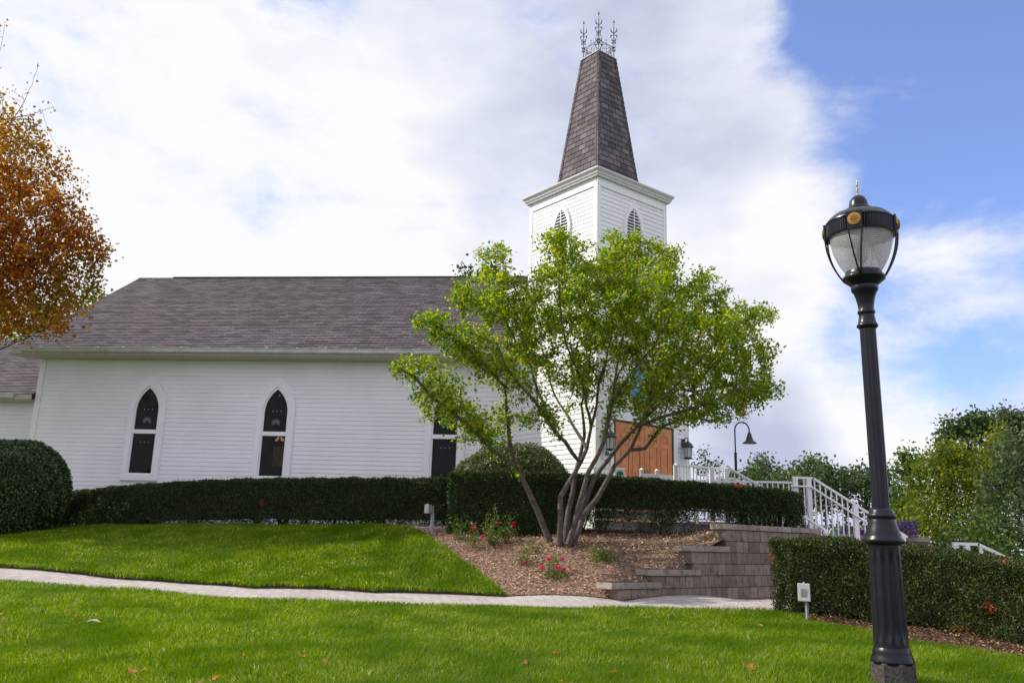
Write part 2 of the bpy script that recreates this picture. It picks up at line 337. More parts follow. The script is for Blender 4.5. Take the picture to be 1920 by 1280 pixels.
# ------------------------------------------------------------------ terrain
CTRL = [(960, 1280, 7.0), (300, 1280, 7.0), (0, 1280, 7.0), (1500, 1280, 6.9), (1678, 1285, 6.8), (1920, 1240, 8.2), (1800, 1222, 8.7), (1700, 1205, 9.4), (1640, 1192, 9.9), (1560, 1174, 10.8), (1470, 1150, 12.0), (2100, 1265, 7.6),
        (0, 1092, 13.0), (250, 1106, 12.8), (500, 1126, 12.5), (730, 1133, 12.3), (960, 1138, 12.2), (1200, 1143, 12.15), (1450, 1149, 12.1), (-300, 1062, 13.4),
        (0, 1064, 15.0), (212, 1086, 14.5), (350, 1095, 14.3), (480, 1103, 14.2), (700, 1111, 14.0), (945, 1118, 13.8), (1170, 1126, 13.55), (-300, 1035, 15.6), (1440, 1135, 16.0), (1600, 1132, 18.5),
        (0, 1000, 19.5), (-300, 1002, 19.5), (200, 988, 19.5), (450, 985, 19.0), (700, 986, 18.5), (765, 991, 17.9),
        (810, 1018, 16.6), (860, 1052, 15.6), (905, 1090, 14.7), (1055, 1022, 15.6), (850, 998, 17.0), (1100, 1003, 16.6), (1280, 1012, 16.3),
        (1210, 1086, 14.1), (1275, 1063, 14.5), (1340, 1019, 15.1), (1400, 988, 15.8), (1480, 1120, 12.8), (1640, 1165, 11.5), (1920, 1200, 10.0)]
pts = [P(*c) for c in CTRL]
far = [(-8.8, 22.6, .05), (0, 21.4, .1), (4, 19.5, .2), (9, 21, .2), (7, 24, .1), (-14, 22, 0), (-20, 18, -.3), (0, 0, -1.35), (-8, 2, -1.3), (8, 0, -1.5), (0, -12, -1.6), (-20, -6, -1.5), (20, -6, -1.9), (10, 9, -1.3), (14, 14, -1.5),
       (13, 20, -1.4), (18, 26, -2.2), (25, 45, -3.4), (12, 45, -3.0), (0, 40, -.6), (-20, 40, -.4), (45, 60, -4), (-45, 45, -.6), (-45, 0, -1.5), (45, 0, -2.5), (0, 75, -3), (45, 30, -3.2)]
TP0 = [(p.x, p.y, p.z) for p in pts] + [(a, b, c + H) for a, b, c in far]
WD2 = np.array([math.cos(YAW + rad(45)), math.sin(YAW + rad(45))]); WN2 = np.array([WD2[1], -WD2[0]]); WB2 = np.array(P(1172, 1127, 13.6)[:2])
TOPS = {(1280, 1012, 16.3), (1100, 1003, 16.6), (1210, 1086, 14.1), (1275, 1063, 14.5), (1340, 1019, 15.1), (1400, 988, 15.8), (4, 19.5, .2), (9, 21, .2), (1055, 1022, 15.6)}
LOWS = {(1440, 1135, 16.0), (1600, 1132, 18.5), (13, 20, -1.4)}
KEYS = CTRL + far
def _fit(skip):
    TP = np.array([p for p, k in zip(TP0, KEYS) if k not in skip])
    X = TP[:, :2]; n = len(X); d = np.linalg.norm(X[:, None] - X[None], axis=2)
    A = np.zeros((n + 3, n + 3)); A[:n, :n] = d + np.eye(n) * -.02; A[:n, n] = 1; A[:n, n + 1:] = X; A[n, :n] = 1; A[n + 1:, :n] = X.T
    return TP, np.linalg.solve(A, np.concatenate([TP[:, 2], [0, 0, 0]]))
SURF = (_fit(TOPS), _fit(LOWS))          # the ground below the retaining wall, and the bank above it
def terr(x, y, low=False):
    x = np.atleast_1d(np.asarray(x, float)); y = np.atleast_1d(np.asarray(y, float)); out = np.empty(len(x))
    for i in range(0, len(x), 20000):
        q = np.stack([x[i:i + 20000], y[i:i + 20000]], 1); z = []
        for TP, TW in SURF:
            d = np.linalg.norm(q[:, None] - TP[None, :, :2], axis=2); z.append(d @ TW[:-3] + TW[-3] + q @ TW[-2:])
        s_ = (q - WB2) @ WD2; o_ = (q - WB2) @ WN2; k = np.clip((s_ + 1.6) / 1.3, 0, 1) * (o_ > -.06)
        if low: k = np.where(s_ > -.3, 1, k) * np.clip((o_ + 1.2) / .5, 0, 1); zl = np.minimum(z[0], z[1]); out[i:i + 20000] = zl * k + z[1] * (1 - k)
        else: out[i:i + 20000] = z[0] * k + z[1] * (1 - k)
    r = np.hypot(x, y - 15); k = np.clip((r - 45) / 40, 0, 1)
    return out * (1 - k) + (H - 3.5) * k
def tz(x, y): return float(terr(x, y)[0])
def gxy(px, py, D): p = P(px, py, D); return (p.x, p.y)

def region(name, poly, off, material, step=.25, uvflag=False):
    poly = [Vector(p) for p in poly]; n = len(poly); dense = []
    for i in range(n):
        a, b = poly[i], poly[(i + 1) % n]; k = max(1, int((b - a).length / step))
        dense += [a + (b - a) * t / k for t in range(k)]
    xs = [p.x for p in poly]; ys = [p.y for p in poly]; arr = np.array([(p.x, p.y) for p in poly]); inner = []
    gx, gy = np.meshgrid(np.arange(min(xs), max(xs), step), np.arange(min(ys), max(ys), step)); g = np.stack([gx.ravel(), gy.ravel()], 1) + RNG.uniform(-.02, .02, (gx.size, 2))
    g = g[inside(g, arr)]
    vs = dense + [Vector(p) for p in g]
    ed = [(i, (i + 1) % len(dense)) for i in range(len(dense))]
    r = delaunay_2d_cdt(vs, ed, [], 1, 1e-5)
    co = np.array([(v.x, v.y) for v in r[0]]); z = terr(co[:, 0], co[:, 1]) + off
    me = bpy.data.meshes.new(name); me.from_pydata([(a, b, c) for (a, b), c in zip(co, z)], [], r[2]); me.materials.append(material)
    me.polygons.foreach_set('use_smooth', [True] * len(me.polygons)); me.update()
    return link(name, me)
def inside(g, poly):
    x, y = g[:, 0], g[:, 1]; c = np.zeros(len(g), bool); j = len(poly) - 1
    for i in range(len(poly)):
        xi, yi = poly[i]; xj, yj = poly[j]
        c ^= ((yi > y) != (yj > y)) & (x < (xj - xi) * (y - yi) / (yj - yi + 1e-12) + xi); j = i
    return c

# ground sheet, fine near and coarse far
def ground_sheet():
    xs = np.concatenate([[-900, -400, -200, -110], np.arange(-70, -22, 4), np.arange(-22, 22, .5), np.arange(22, 71, 4), [110, 200, 400, 900]])
    ys = np.concatenate([[-300, -120, -60], np.arange(-40, -4, 4), np.arange(-4, 30, .5), np.arange(30, 91, 4), [130, 220, 450, 1000]])
    gx, gy = np.meshgrid(xs, ys); z = terr(gx.ravel(), gy.ravel(), True) - .03
    nx, ny = len(xs), len(ys); me = bpy.data.meshes.new('ground')
    me.from_pydata(np.stack([gx.ravel(), gy.ravel(), z], 1).tolist(), [], [(j * nx + i, j * nx + i + 1, (j + 1) * nx + i + 1, (j + 1) * nx + i) for j in range(ny - 1) for i in range(nx - 1)])
    me.materials.append(MEADOW); me.polygons.foreach_set('use_smooth', [True] * len(me.polygons))
    return tag(link('ground', me), kind='structure')
ground_sheet()

near = [(-900, 1005, 14.5), (-300, 1062, 13.4), (0, 1092, 13.0), (125, 1099, 12.9), (250, 1106, 12.8), (375, 1116, 12.65), (500, 1126, 12.5), (730, 1133, 12.3), (960, 1138, 12.2), (1200, 1143, 12.15), (1450, 1149, 12.1)]
farc = [(1170, 1126, 13.55), (945, 1118, 13.8), (700, 1111, 14.0), (480, 1103, 14.2), (350, 1095, 14.3), (212, 1086, 14.5), (100, 1075, 14.75), (0, 1064, 15.0), (-300, 1035, 15.6), (-900, 985, 17)]
bord = [(765, 991, 17.9), (785, 1001, 17.3), (810, 1018, 16.6), (860, 1052, 15.6), (905, 1090, 14.7), (945, 1118, 13.8)]
mst = [(1470, 1150, 12.0), (1515, 1161, 11.5), (1560, 1174, 10.8), (1640, 1192, 9.9), (1700, 1205, 9.4), (1800, 1222, 8.7), (1920, 1240, 8.2), (2100, 1265, 7.6)]
def smooth(c, close=None):        # Catmull-Rom through the ground points
    q = [np.array(gxy(*k)) for k in c]; o = []
    for i in range(len(q) - 1):
        a, b, d, e_ = q[max(i - 1, 0)], q[i], q[i + 1], q[min(i + 2, len(q) - 1)]
        for t in (0, .2, .4, .6, .8): o.append(tuple(.5 * (2 * b + (d - a) * t + (2 * a - 5 * b + 4 * d - e_) * t * t + (3 * b - a - 3 * d + e_) * t ** 3)))
    return o + [tuple(q[-1])]
near = [(-900, 1005, 14.5), (-300, 1061, 13.45), (0, 1092, 13.0), (250, 1107, 12.78), (500, 1123, 12.52), (730, 1132, 12.3), (960, 1138, 12.2), (1200, 1143, 12.15), (1450, 1149, 12.1)]
farc = [(1170, 1126, 13.55), (945, 1118, 13.8), (700, 1111.5, 14.02), (480, 1103, 14.22), (300, 1092, 14.42), (150, 1079, 14.68), (0, 1064, 15.0), (-300, 1035, 15.6), (-900, 985, 17)]
LOWER = smooth(near) + smooth(mst) + [(9.5, 4.2), (9.5, -3), (-9.5, -3), (-15, 6)]
UPPER = smooth(farc[1:]) + [(-19, 19), gxy(-300, 1002, 19.5), gxy(0, 1000, 19.5), gxy(200, 988, 19.5), gxy(450, 985, 19.0), gxy(700, 986, 18.5)] + smooth(bord)[:-1]
PATH = smooth(near) + [(4.6, 12.3), (9, 15), (11, 19), (8.5, 19.5)] + [gxy(1440, 1135, 16.0)] + [gxy(*farc[0])] + smooth(farc[1:])
MULCH = smooth(bord) + [gxy(*farc[0]), (3.9, 15.35), (6.2, 17.2), (6.6, 18.6), (1.5, 18.2), (-2.5, 18.6)]
tag(region('lawn', LOWER, .004, TURF), kind='structure'); tag(region('lawn', UPPER, .04, TURF), kind='structure')
tag(region('path', PATH, -.004, PAVER), kind='structure')
tag(region('mulch_bed', MULCH, .010, MULCHB), kind='structure')
def skirt(pts, off):             # the cut turf edge above the path
    mb_ = []; 
    for (ax, ay), (bx, by) in zip(pts[:-1], pts[1:]):
        k = max(1, int(math.hypot(bx - ax, by - ay) / .12))
        for t in range(k): mb_.append((ax + (bx - ax) * t / k, ay + (by - ay) * t / k))
    mb_.append(pts[-1]); a = np.array(mb_); z = terr(a[:, 0], a[:, 1]); n = len(a); j = RNG.normal(size=(n, 2)) * .008
    v = np.concatenate([np.column_stack([a + j, z - .03]), np.column_stack([a + j, z + off])]); me = bpy.data.meshes.new('lawn_edge')
    me.from_pydata(v.tolist(), [], [(i, i + 1, n + i + 1, n + i) for i in range(n - 1)]); me.materials.append(SOIL); tag(link('lawn_edge', me), kind='structure')
skirt(smooth(farc[1:]), .04); skirt(smooth(bord), .04)
RM = [gxy(*c) for c in mst] + [(9.5, 5.2), (11, 8), (5.2, 13.2), (4.2, 12.4)]
tag(region('mulch_bed', RM, .010, mat('shaded_mulch_base', (.06, .035, .022), (.11, .065, .042), rough=1, scale=30, bump=1.0, bscale=60)), kind='structure')  # base of the strip darkened too, standing for the hedge's shade

def scatter(poly, dens, near_d=None):
    poly = np.array(poly); lo, hi = poly.min(0), poly.max(0); n = int((hi - lo).prod() * dens)
    g = RNG.uniform(lo, hi, (n, 2)); g = g[inside(g, poly)]
    # keep what a camera near the photograph's could see
    a = np.abs(g[:, 0]) < g[:, 1] * .66 + 2.2
    g = g[a & (g[:, 1] > 4.6)]
    if near_d:
        keep = RNG.uniform(size=len(g)) < np.clip((near_d / np.maximum(g[:, 1], 1)) ** 1.25, .25, 1); g = g[keep]
    return g
def grass(name, poly, dens, h0, h1, wd, nd, off=0, edges=()):
    g = scatter(poly, dens, nd)
    for pl, k in edges:           # ragged fringe growing over the edges
        a = np.array(pl); sg = np.linalg.norm(np.diff(a, axis=0), axis=1); i = RNG.choice(len(sg), int(sg.sum() * k), p=sg / sg.sum()); t = RNG.uniform(size=(len(i), 1))
        e_ = a[i] * (1 - t) + a[i + 1] * t; clump = .5 + .5 * np.sin(e_[:, :1] * 9 + np.sin(e_[:, 1:] * 23)); e_ = e_ + RNG.normal(size=e_.shape) * (.012 + .022 * clump); g = np.concatenate([g, e_[np.abs(e_[:, 0]) < e_[:, 1] * .66 + 2.2]])
    n = len(g); z = terr(g[:, 0], g[:, 1]) + off
    c = np.column_stack([g, z]); h = RNG.uniform(h0, h1, n) * (1 + .35 * np.sin(g[:, 0] * 2.1 + np.sin(g[:, 1] * 1.7)) * np.sin(g[:, 1] * 2.9 + g[:, 0]))
    th = RNG.uniform(0, 2 * np.pi, n); lean = RNG.uniform(.1, .85, n) * h
    comb = np.column_stack([np.sin(g[:, 1] * .8 + g[:, 0] * .3), np.cos(g[:, 0] * .9), np.zeros(n)]) * .4
    ld = np.column_stack([np.cos(th), np.sin(th), np.zeros(n)]) + comb + np.array([.25, -.2, 0])
    ph = RNG.uniform(0, 2 * np.pi, n); s = np.column_stack([np.cos(ph), np.sin(ph), np.zeros(n)])
    up = np.array([0, 0, 1.]); W_ = (wd * RNG.uniform(.7, 1.4, n) * np.clip(g[:, 1] / 9, .8, 1.6))[:, None]; hh = h[:, None]; ll = lean[:, None]
    m = c + up * hh * .55 + ld * ll * .35; t = c + up * hh * (1 - .25 * (ll / hh)) + ld * ll
    v = np.stack([c - s * W_ * .5, c + s * W_ * .5, m + s * W_ * .4, t, m - s * W_ * .4], 1)
    return tag(np_mesh(name, v, 5, [(0, 1, 2, 4), (4, 2, 3)], GRASSM), 'thick bright green lawn grass', 'grass', kind='stuff')
g1 = grass('lawn_grass', LOWER, 5200, .045, .085, .0055, 7.5, 0, [(smooth(near), 260), (smooth(mst), 300)]); g1['label'] = 'mown green grass in front of the paved path'
g2 = grass('lawn_grass', UPPER, 3600, .045, .085, .007, 14, .036, [(smooth(farc[1:]), 420), (smooth(bord), 350)]); g2['label'] = 'sunny green grass between the path and the long hedge'

def chips(name, poly, dens, sz, label):
    g = scatter(poly, dens); n = len(g); c = np.column_stack([g, terr(g[:, 0], g[:, 1]) + RNG.uniform(.014, .045, n)])
    d = RNG.normal(size=(n, 3)); d[:, 2] *= .28; nr = np.tile([0, 0, 1.], (n, 1)) + RNG.normal(size=(n, 3)) * .45
    return tag(leaves(name, c, d, nr, RNG.uniform(.5, 1.8, n) * sz, RNG.uniform(.25, .6, n) * sz, CHIP, fold=.1), label, 'mulch', kind='stuff')
chips('wood_mulch', MULCH, 1100, .045, 'tan wood mulch on the bank under the multi-stemmed tree')
CHIP = CHIP_SHADE
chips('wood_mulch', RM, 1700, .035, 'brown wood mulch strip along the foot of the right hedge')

# ------------------------------------------------------------------ church
p0 = P(650, 900, 22); p0.z = H
church = empty('church', p0, YAW, 'white clapboard church with grey shingle roof and a steeple set cornerwise', 'church')
UL, UR, EZ, HB = -8.85, 6.37, 4.62, 5.0        # left and right ends, eave height, ridge run
RZ = 8.33; SL = (RZ - EZ) / (HB + .62)
S2 = 2 ** .5
def siding(mb, p, d, n, z0, z1, xr, e=.114, lip=.015):
    """clapboards on the plane through p (x,y) along d with outward normal n; xr(z) gives the ends"""
    z = z0; d = Vector((*d, 0)); n = Vector((*n, 0)); p = Vector((*p, 0))
    while z < z1 - .01:
        a, b = xr(z); a2, b2 = xr(min(z + e, z1))
        if b2 < a2: a2 = b2 = (a2 + b2) / 2
        zt = min(z + e, z1)
        q = lambda s, o, zz: p + d * s + n * o + Vector((0, 0, zz))
        mb.face([q(a, lip, z), q(b, lip, z), q(b2, .002, zt), q(a2, .002, zt)])
        mb.face([q(a, 0, z), q(b, 0, z), q(b, lip, z), q(a, lip, z)][::-1])
        z += e
def arch(hw, z0, zs, rise, n=14):
    """outline of a pointed arch, starting bottom left, clockwise seen from the front"""
    r = (rise * rise + hw * hw) / (2 * hw); th = math.acos(max(-1, (r - hw) / r)); pts = [(-hw, z0), (-hw, (z0 + zs) / 2)]
    for i in range(n + 1):
        t = th * i / n; pts.append((-(hw - r + r * math.cos(t)), zs + r * math.sin(t)))
    for i in range(n - 1, -1, -1):
        t = th * i / n; pts.append((hw - r + r * math.cos(t), zs + r * math.sin(t)))
    return pts + [(hw, (z0 + zs) / 2), (hw, z0)]
class Plane:                                     # maps (s, z, out) on a facade to church coordinates
    def __init__(s, p, d, n): s.p, s.d, s.n = Vector((*p, 0)), Vector((*d, 0)), Vector((*n, 0))
    def __call__(s, a, z, o=0): return s.p + s.d * a + s.n * o + Vector((0, 0, z))
def ring(mb, F, so, outer, inner, o0, o1, mi=0, back=0):
    n = len(outer)
    for i in range(n):
        j = (i + 1) % n
        A, B, C_, D_ = outer[i], outer[j], inner[j], inner[i]
        mb.face([F(so + A[0], A[1], o1), F(so + B[0], B[1], o1), F(so + C_[0], C_[1], o1), F(so + D_[0], D_[1], o1)], mi=mi)
        mb.face([F(so + A[0], A[1], o0), F(so + B[0], B[1], o0), F(so + B[0], B[1], o1), F(so + A[0], A[1], o1)], mi=mi)
        mb.face([F(so + D_[0], D_[1], back), F(so + C_[0], C_[1], back), F(so + C_[0], C_[1], o1), F(so + D_[0], D_[1], o1)], mi=mi)
def flat(mb, F, so, pts, o, mi=0): mb.face([F(so + a, z, o) for a, z in pts], mi=mi)
def fbox(mb, F, a0, a1, z0, z1, o0, o1, mi=0):
    c = F((a0 + a1) / 2, (z0 + z1) / 2, (o0 + o1) / 2)
    mb.obox(c, F.d * (a1 - a0) / 2, F.n * (o1 - o0) / 2, Vector((0, 0, (z1 - z0) / 2)), mi)

# nave walls
FR = Plane((0, 0), (1, 0), (0, -1)); BK = Plane((0, 2 * HB), (1, 0), (0, 1)); LF = Plane((UL, 0), (0, 1), (-1, 0)); RG = Plane((UR, 0), (0, 1), (1, 0))
mb = MB(); zb = -.45
siding(mb, (0, 0), (1, 0), (0, -1), zb, 4.42, lambda z: (UL, UR)); siding(mb, (0, 2 * HB), (1, 0), (0, 1), zb, 4.42, lambda z: (UL, UR))
gx_ = lambda z: (max(0, (z - EZ) / SL - .62 + .1), 2 * HB - max(0, (z - EZ) / SL - .62 + .1))
siding(mb, (UL, 0), (0, 1), (-1, 0), zb, RZ - .15, gx_); siding(mb, (UR, 0), (0, 1), (1, 0), zb, RZ - .15, gx_)
mb.build('wall', WHITE, church)
mb = MB()
for u in (UL, UR):
    for v, s in ((0, -1), (2 * HB, 1)):
        a = u - .022 if u < 0 else u - .13; mb = MB(); mb.box((a, v + (s * .03 if s < 0 else -.13), zb), (a + .152, v + (.13 if s < 0 else .03), 4.42)); mb.build('corner_board', TRIM, church)
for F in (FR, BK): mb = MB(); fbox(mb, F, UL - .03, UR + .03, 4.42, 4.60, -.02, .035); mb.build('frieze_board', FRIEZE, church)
mb = MB(); fbox(mb, FR, UL - .01, UR + .01, -.6, zb + .0, -.3, -.02); mb.build('foundation', CONCL, church)

# roof: shingle courses as real steps
def slope(mb, v0, z0, v1, z1, ua, ub, course=.127, step=.012):
    ln = math.hypot(v1 - v0, z1 - z0); k = int(ln / course); dv, dz = (v1 - v0) / ln, (z1 - z0) / ln
    s = 1 if v1 > v0 else -1; nv, nz = -dz * s, abs(dv)
    for i in range(k):
        a, b = i * course, min((i + 1) * course, ln)
        q = lambda u, t, h: (u, v0 + dv * t + nv * h, z0 + dz * t + nz * h)
        jit = 0
        mb.face([q(ua, a, step), q(ub, a, step), q(ub, b, .001), q(ua, b, .001)], [(ua, a + .002), (ub, a + .002), (ub, b - .002), (ua, b - .002)])
        mb.face([q(ua, a, 0), q(ub, a, 0), q(ub, a, step), q(ua, a, step)], [(ua, a + .003), (ub, a + .003), (ub, a + .003), (ua, a + .003)])
RL, RR = UL - .50, UR + .50
mb = MB(); slope(mb, -.62, EZ, HB, RZ, RL, RR); slope(mb, 2 * HB + .62, EZ, HB, RZ, RL, RR)
roof = mb.build('roof', SHINGLE, church)
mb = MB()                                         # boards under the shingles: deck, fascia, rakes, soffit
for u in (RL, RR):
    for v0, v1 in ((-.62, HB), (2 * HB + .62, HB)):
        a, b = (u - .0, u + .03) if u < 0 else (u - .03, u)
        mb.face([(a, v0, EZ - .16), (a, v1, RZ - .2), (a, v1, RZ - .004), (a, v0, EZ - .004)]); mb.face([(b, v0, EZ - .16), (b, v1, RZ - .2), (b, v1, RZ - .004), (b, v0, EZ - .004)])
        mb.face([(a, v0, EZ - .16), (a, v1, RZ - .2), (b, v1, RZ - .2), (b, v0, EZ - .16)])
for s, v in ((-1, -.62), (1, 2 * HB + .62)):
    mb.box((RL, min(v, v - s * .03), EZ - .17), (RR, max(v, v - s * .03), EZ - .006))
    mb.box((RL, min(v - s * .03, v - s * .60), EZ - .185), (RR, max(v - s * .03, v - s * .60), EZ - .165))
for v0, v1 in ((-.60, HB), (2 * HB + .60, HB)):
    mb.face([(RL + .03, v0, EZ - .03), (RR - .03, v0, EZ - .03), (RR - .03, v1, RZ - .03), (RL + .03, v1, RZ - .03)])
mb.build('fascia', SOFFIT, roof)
mb = MB(); mb.tube([(UL + .75, HB, RZ + .012), (UR + .4, HB, RZ + .012)], .045, 8); mb.build('ridge_vent', mat('ridge_vent', (.02, .02, .028), rough=.8, scale=5), roof)
mb = MB(); mb.tube([(RL, HB, RZ - .015), (UL + .8, HB, RZ - .015)], .035, 6); mb.build('ridge_cap', SHINGLE, roof)
mb = MB()                                         # K-style gutter
prof = [(-.0, -.115), (-.075, -.115), (-.10, -.08), (-.105, -.03), (-.13, 0), (-.115, .005), (-.0, .004)]
for (a, b), (c, d) in zip(prof[:-1], prof[1:]):
    mb.face([(RL + .3, -.622 + a, EZ - .005 + b), (RR, -.622 + a, EZ - .005 + b), (RR, -.622 + c, EZ - .005 + d), (RL + .3, -.622 + c, EZ - .005 + d)])
for u in (RL + .3, RR): mb.face([(u, -.622 + a, EZ - .005 + b) for a, b in prof])
gut = mb.build('gutter', GUTTER, roof)
for k in range(20):
    u = RL + .9 + k * .79 + random.uniform(-.06, .06); mb = MB(); mb.obox((u, -.70, EZ + .012), (.022, 0, 0), (0, .055, .006), (0, -.002, .012)); mb.build('gutter_clip', RAIL, gut)

# lancet windows
def lancet(so, F, parent, amber):
    o = arch(.505, 1.20, 3.08, .88); i = arch(.355, 1.35, 3.05, .68)
    mb = MB(); ring(mb, F, so, o, i, 0, .075); ring(mb, F, so, arch(.525, 1.18, 3.08, .905), o, 0, .058)
    win = mb.build('window', TRIM, parent)
    mb = MB(); g = arch(.312, 1.385, 3.04, .615); ring(mb, F, so, i, g, .02, .045, back=.018)
    fbox(mb, F, so - .352, so + .352, 2.425, 2.475, .018, .062); fbox(mb, F, so - .352, so + .352, 2.478, 2.535, .018, .05)
    mb.build('frame', TRIM, win)
    mb = MB(); flat(mb, F, so, g, .018); mb.build('pane', GLASSD, win)
    mb = MB()                                     # fan of glass petals and three dots
    for k in range(7):
        t = math.pi * (k + .5) / 7; r = .155 if 0 < k < 6 else .13; cx, cz = .015, 2.72
        d = (math.cos(t), math.sin(t)); s = (-d[1], d[0]); wd = .030
        pts = [(cx + d[0] * .03, cz + d[1] * .03 * .8), (cx + d[0] * r * .7 - s[0] * wd, cz + d[1] * r * .7 * 1.1 - s[1] * wd), (cx + d[0] * r, cz + d[1] * r * 1.1), (cx + d[0] * r * .7 + s[0] * wd, cz + d[1] * r * .7 * 1.1 + s[1] * wd)]
        flat(mb, F, so, pts, .0205)
    mb.build('shell_motif', TEAL, win)
    for cx, cz, r in ((-.09, 3.08, .022), (.02, 3.08, .022), (.13, 3.08, .022), (.05, 3.5, .028 if amber else .012)) + (() if amber else ((-.09, 2.2, .02), (.02, 2.2, .02), (.13, 2.2, .02))):
        mb = MB(); flat(mb, F, so, [(cx + r * math.cos(a), cz + r * math.sin(a)) for a in np.linspace(0, 5.5, 8)], .0205); mb.build('glass_dot', BLUED, win)
    if amber:
        mb = MB()
        for sx in (-1, 1):
            flat(mb, F, so, [(.16 + sx * .005, 2.415), (.16 + sx * .04, 2.415), (.16 + sx * .12, 2.34), (.16 + sx * .12, 2.29), (.16 + sx * .04, 2.30)], .0205)
        mb.build('lamp_reflection', LAMPREFL, win)  # yellow lamp reflection drawn as flat shapes on the pane
        mb = MB()
        for k in range(9): fbox(mb, F, so + .02 + k * .031, so + .043 + k * .031, 1.62, 2.15, .019, .0205 + .001 * (k % 2))
        mb.build('curtain', CURT, win)
lancet(-5.60, FR, church, False); lancet(-2.03, FR, church, True); lancet(2.51, FR, church, False)

# tower: square, turned 45 degrees, centred on the nave's front right corner
TC = (6.37, 0.0)
def tower_faces(a):
    out = []
    for k in range(4):                            # outward normals at -135, -45, 45, 135 degrees
        t = rad(-135 + 90 * k); n = (math.cos(t), math.sin(t)); d = (-n[1], n[0])
        out.append(Plane((TC[0] + n[0] * a - d[0] * a, TC[1] + n[1] * a - d[1] * a), d, n))
    return out
def sq(z, a): return [(TC[0] + a * S2 * math.cos(rad(-90 + 90 * k)), TC[1] + a * S2 * math.sin(rad(-90 + 90 * k)), z) for k in range(4)]
def frustum(mb, prof, mi=0):
    for (z0, a0), (z1, a1) in zip(prof[:-1], prof[1:]):
        A, B = sq(z0, a0), sq(z1, a1)
        for k in range(4): mb.face([A[k], A[(k + 1) % 4], B[(k + 1) % 4], B[k]], mi=mi)
AL, AU, ZT = 1.61, 1.27, 6.25
mb = MB()
for F in tower_faces(AL): siding(mb, F.p.xy, F.d.xy, F.n.xy, -.45, ZT, lambda z: (0, 2 * AL))
tw = mb.build('tower_wall', WHITE, church)
for F in tower_faces(AL):
    for q0, q1 in ((-.022, .11), (2 * AL - .11, 2 * AL)): mb = MB(); fbox(mb, F, q0, q1, -.45, ZT - .002, -.02, .022); mb.build('corner_board', TRIM, tw)
mb = MB(); frustum(mb, [(ZT, AL + .02), (ZT, AL + .07), (ZT + .04, AL + .08), (ZT + .12, AL + .10), (ZT + .14, AL + .08)]); mb.build('cornice', TRIM, tw)
mb = MB(); frustum(mb, [(ZT + .14, AL + .08), (ZT + .42, AU - .01)]); mb.build('skirt_roof', SHINGLE2, tw)
mb = MB()
for F in tower_faces(AU): siding(mb, F.p.xy, F.d.xy, F.n.xy, ZT + .3, 8.58, lambda z: (0, 2 * AU))
bf = mb.build('belfry', WHITE, church)
mb = MB()
for F in tower_faces(AU):
    fbox(mb, F, -.022, .10, ZT + .3, 8.60, -.02, .022); fbox(mb, F, 2 * AU - .10, 2 * AU, ZT + .3, 8.60, -.02, .022)
    fbox(mb, F, -.024, 2 * AU + .0, 8.603, 8.80, -.02, .024); fbox(mb, F, .10, 2 * AU - .10, 8.575, 8.602, .0, .035)
mb.build('corner_board', TRIM, bf)
mb = MB(); frustum(mb, [(8.80, AU + .0), (8.80, AU + .09), (8.84, AU + .10), (8.86, AU + .12), (8.90, AU + .13), (8.955, AU + .175), (8.985, AU + .18), (9.0, AU + .17), (9.02, .7)])
mb.build('cornice', mat('cornice_metal', (.66, .67, .66), (.58, .59, .58), rough=.5), bf)
for F in tower_faces(AU):                         # louvred lancet openings
    o = arch(.345, 6.95, 7.74, .72); i = arch(.262, 7.03, 7.74, .56); so = AU
    mb = MB(); ring(mb, F, so, o, i, 0, .06, back=-.0); ring(mb, F, so, arch(.362, 6.93, 7.74, .745), o, 0, .045)
    lv = mb.build('louvre_window', TRIM, bf)
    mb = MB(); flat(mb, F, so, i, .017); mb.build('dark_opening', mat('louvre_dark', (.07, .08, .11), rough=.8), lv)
    mb = MB(); z = 7.08
    while z < 8.27:
        if z > 7.74:
            r = (.56 ** 2 + .262 ** 2) / .524; t = z - 7.74; hw = .262 - r + math.sqrt(max(r * r - t * t, 0))
        else: hw = .262
        if hw > .03: mb.obox(F(so, z, .036), F.d * (hw + .004), F.n * .018 + Vector((0, 0, -.022)), F.n * .004 + Vector((0, 0, .004)))
        z += .082
    fbox(mb, F, so - .012, so + .012, 7.05, 8.28, .050, .062)
    mb.build('louvre_slats', TRIM, lv)
# spire
ZS0, ZS1, AS0, AS1 = 9.0, 13.13, .80, .335
mb = MB(); k = 25
for i in range(k):
    z0, z1 = ZS0 + (ZS1 - ZS0) * i / k, ZS0 + (ZS1 - ZS0) * (i + 1) / k
    a0, a1 = AS0 + (AS1 - AS0) * i / k, AS0 + (AS1 - AS0) * (i + 1) / k
    A0, A, B = sq(z0, a0), sq(z0, a0 + .011), sq(z1, a1 + .001)
    for q in range(4):
        v0, v1 = i * .165, (i + 1) * .165; u0 = q * 1.37 + (i % 2) * .0
        mb.face([A[q], A[(q + 1) % 4], B[(q + 1) % 4], B[q]], [(u0 - a0, v0 + .003), (u0 + a0, v0 + .003), (u0 + a1, v1 - .003), (u0 - a1, v1 - .003)])
        mb.face([A0[q], A0[(q + 1) % 4], A[(q + 1) % 4], A[q]], [(u0 - a0, v0 + .004), (u0 + a0, v0 + .004), (u0 + a0, v0 + .004), (u0 - a0, v0 + .004)])
mb.face(sq(ZS1, AS1 + .01))
spire = mb.build('spire', SHINGLE2, church)
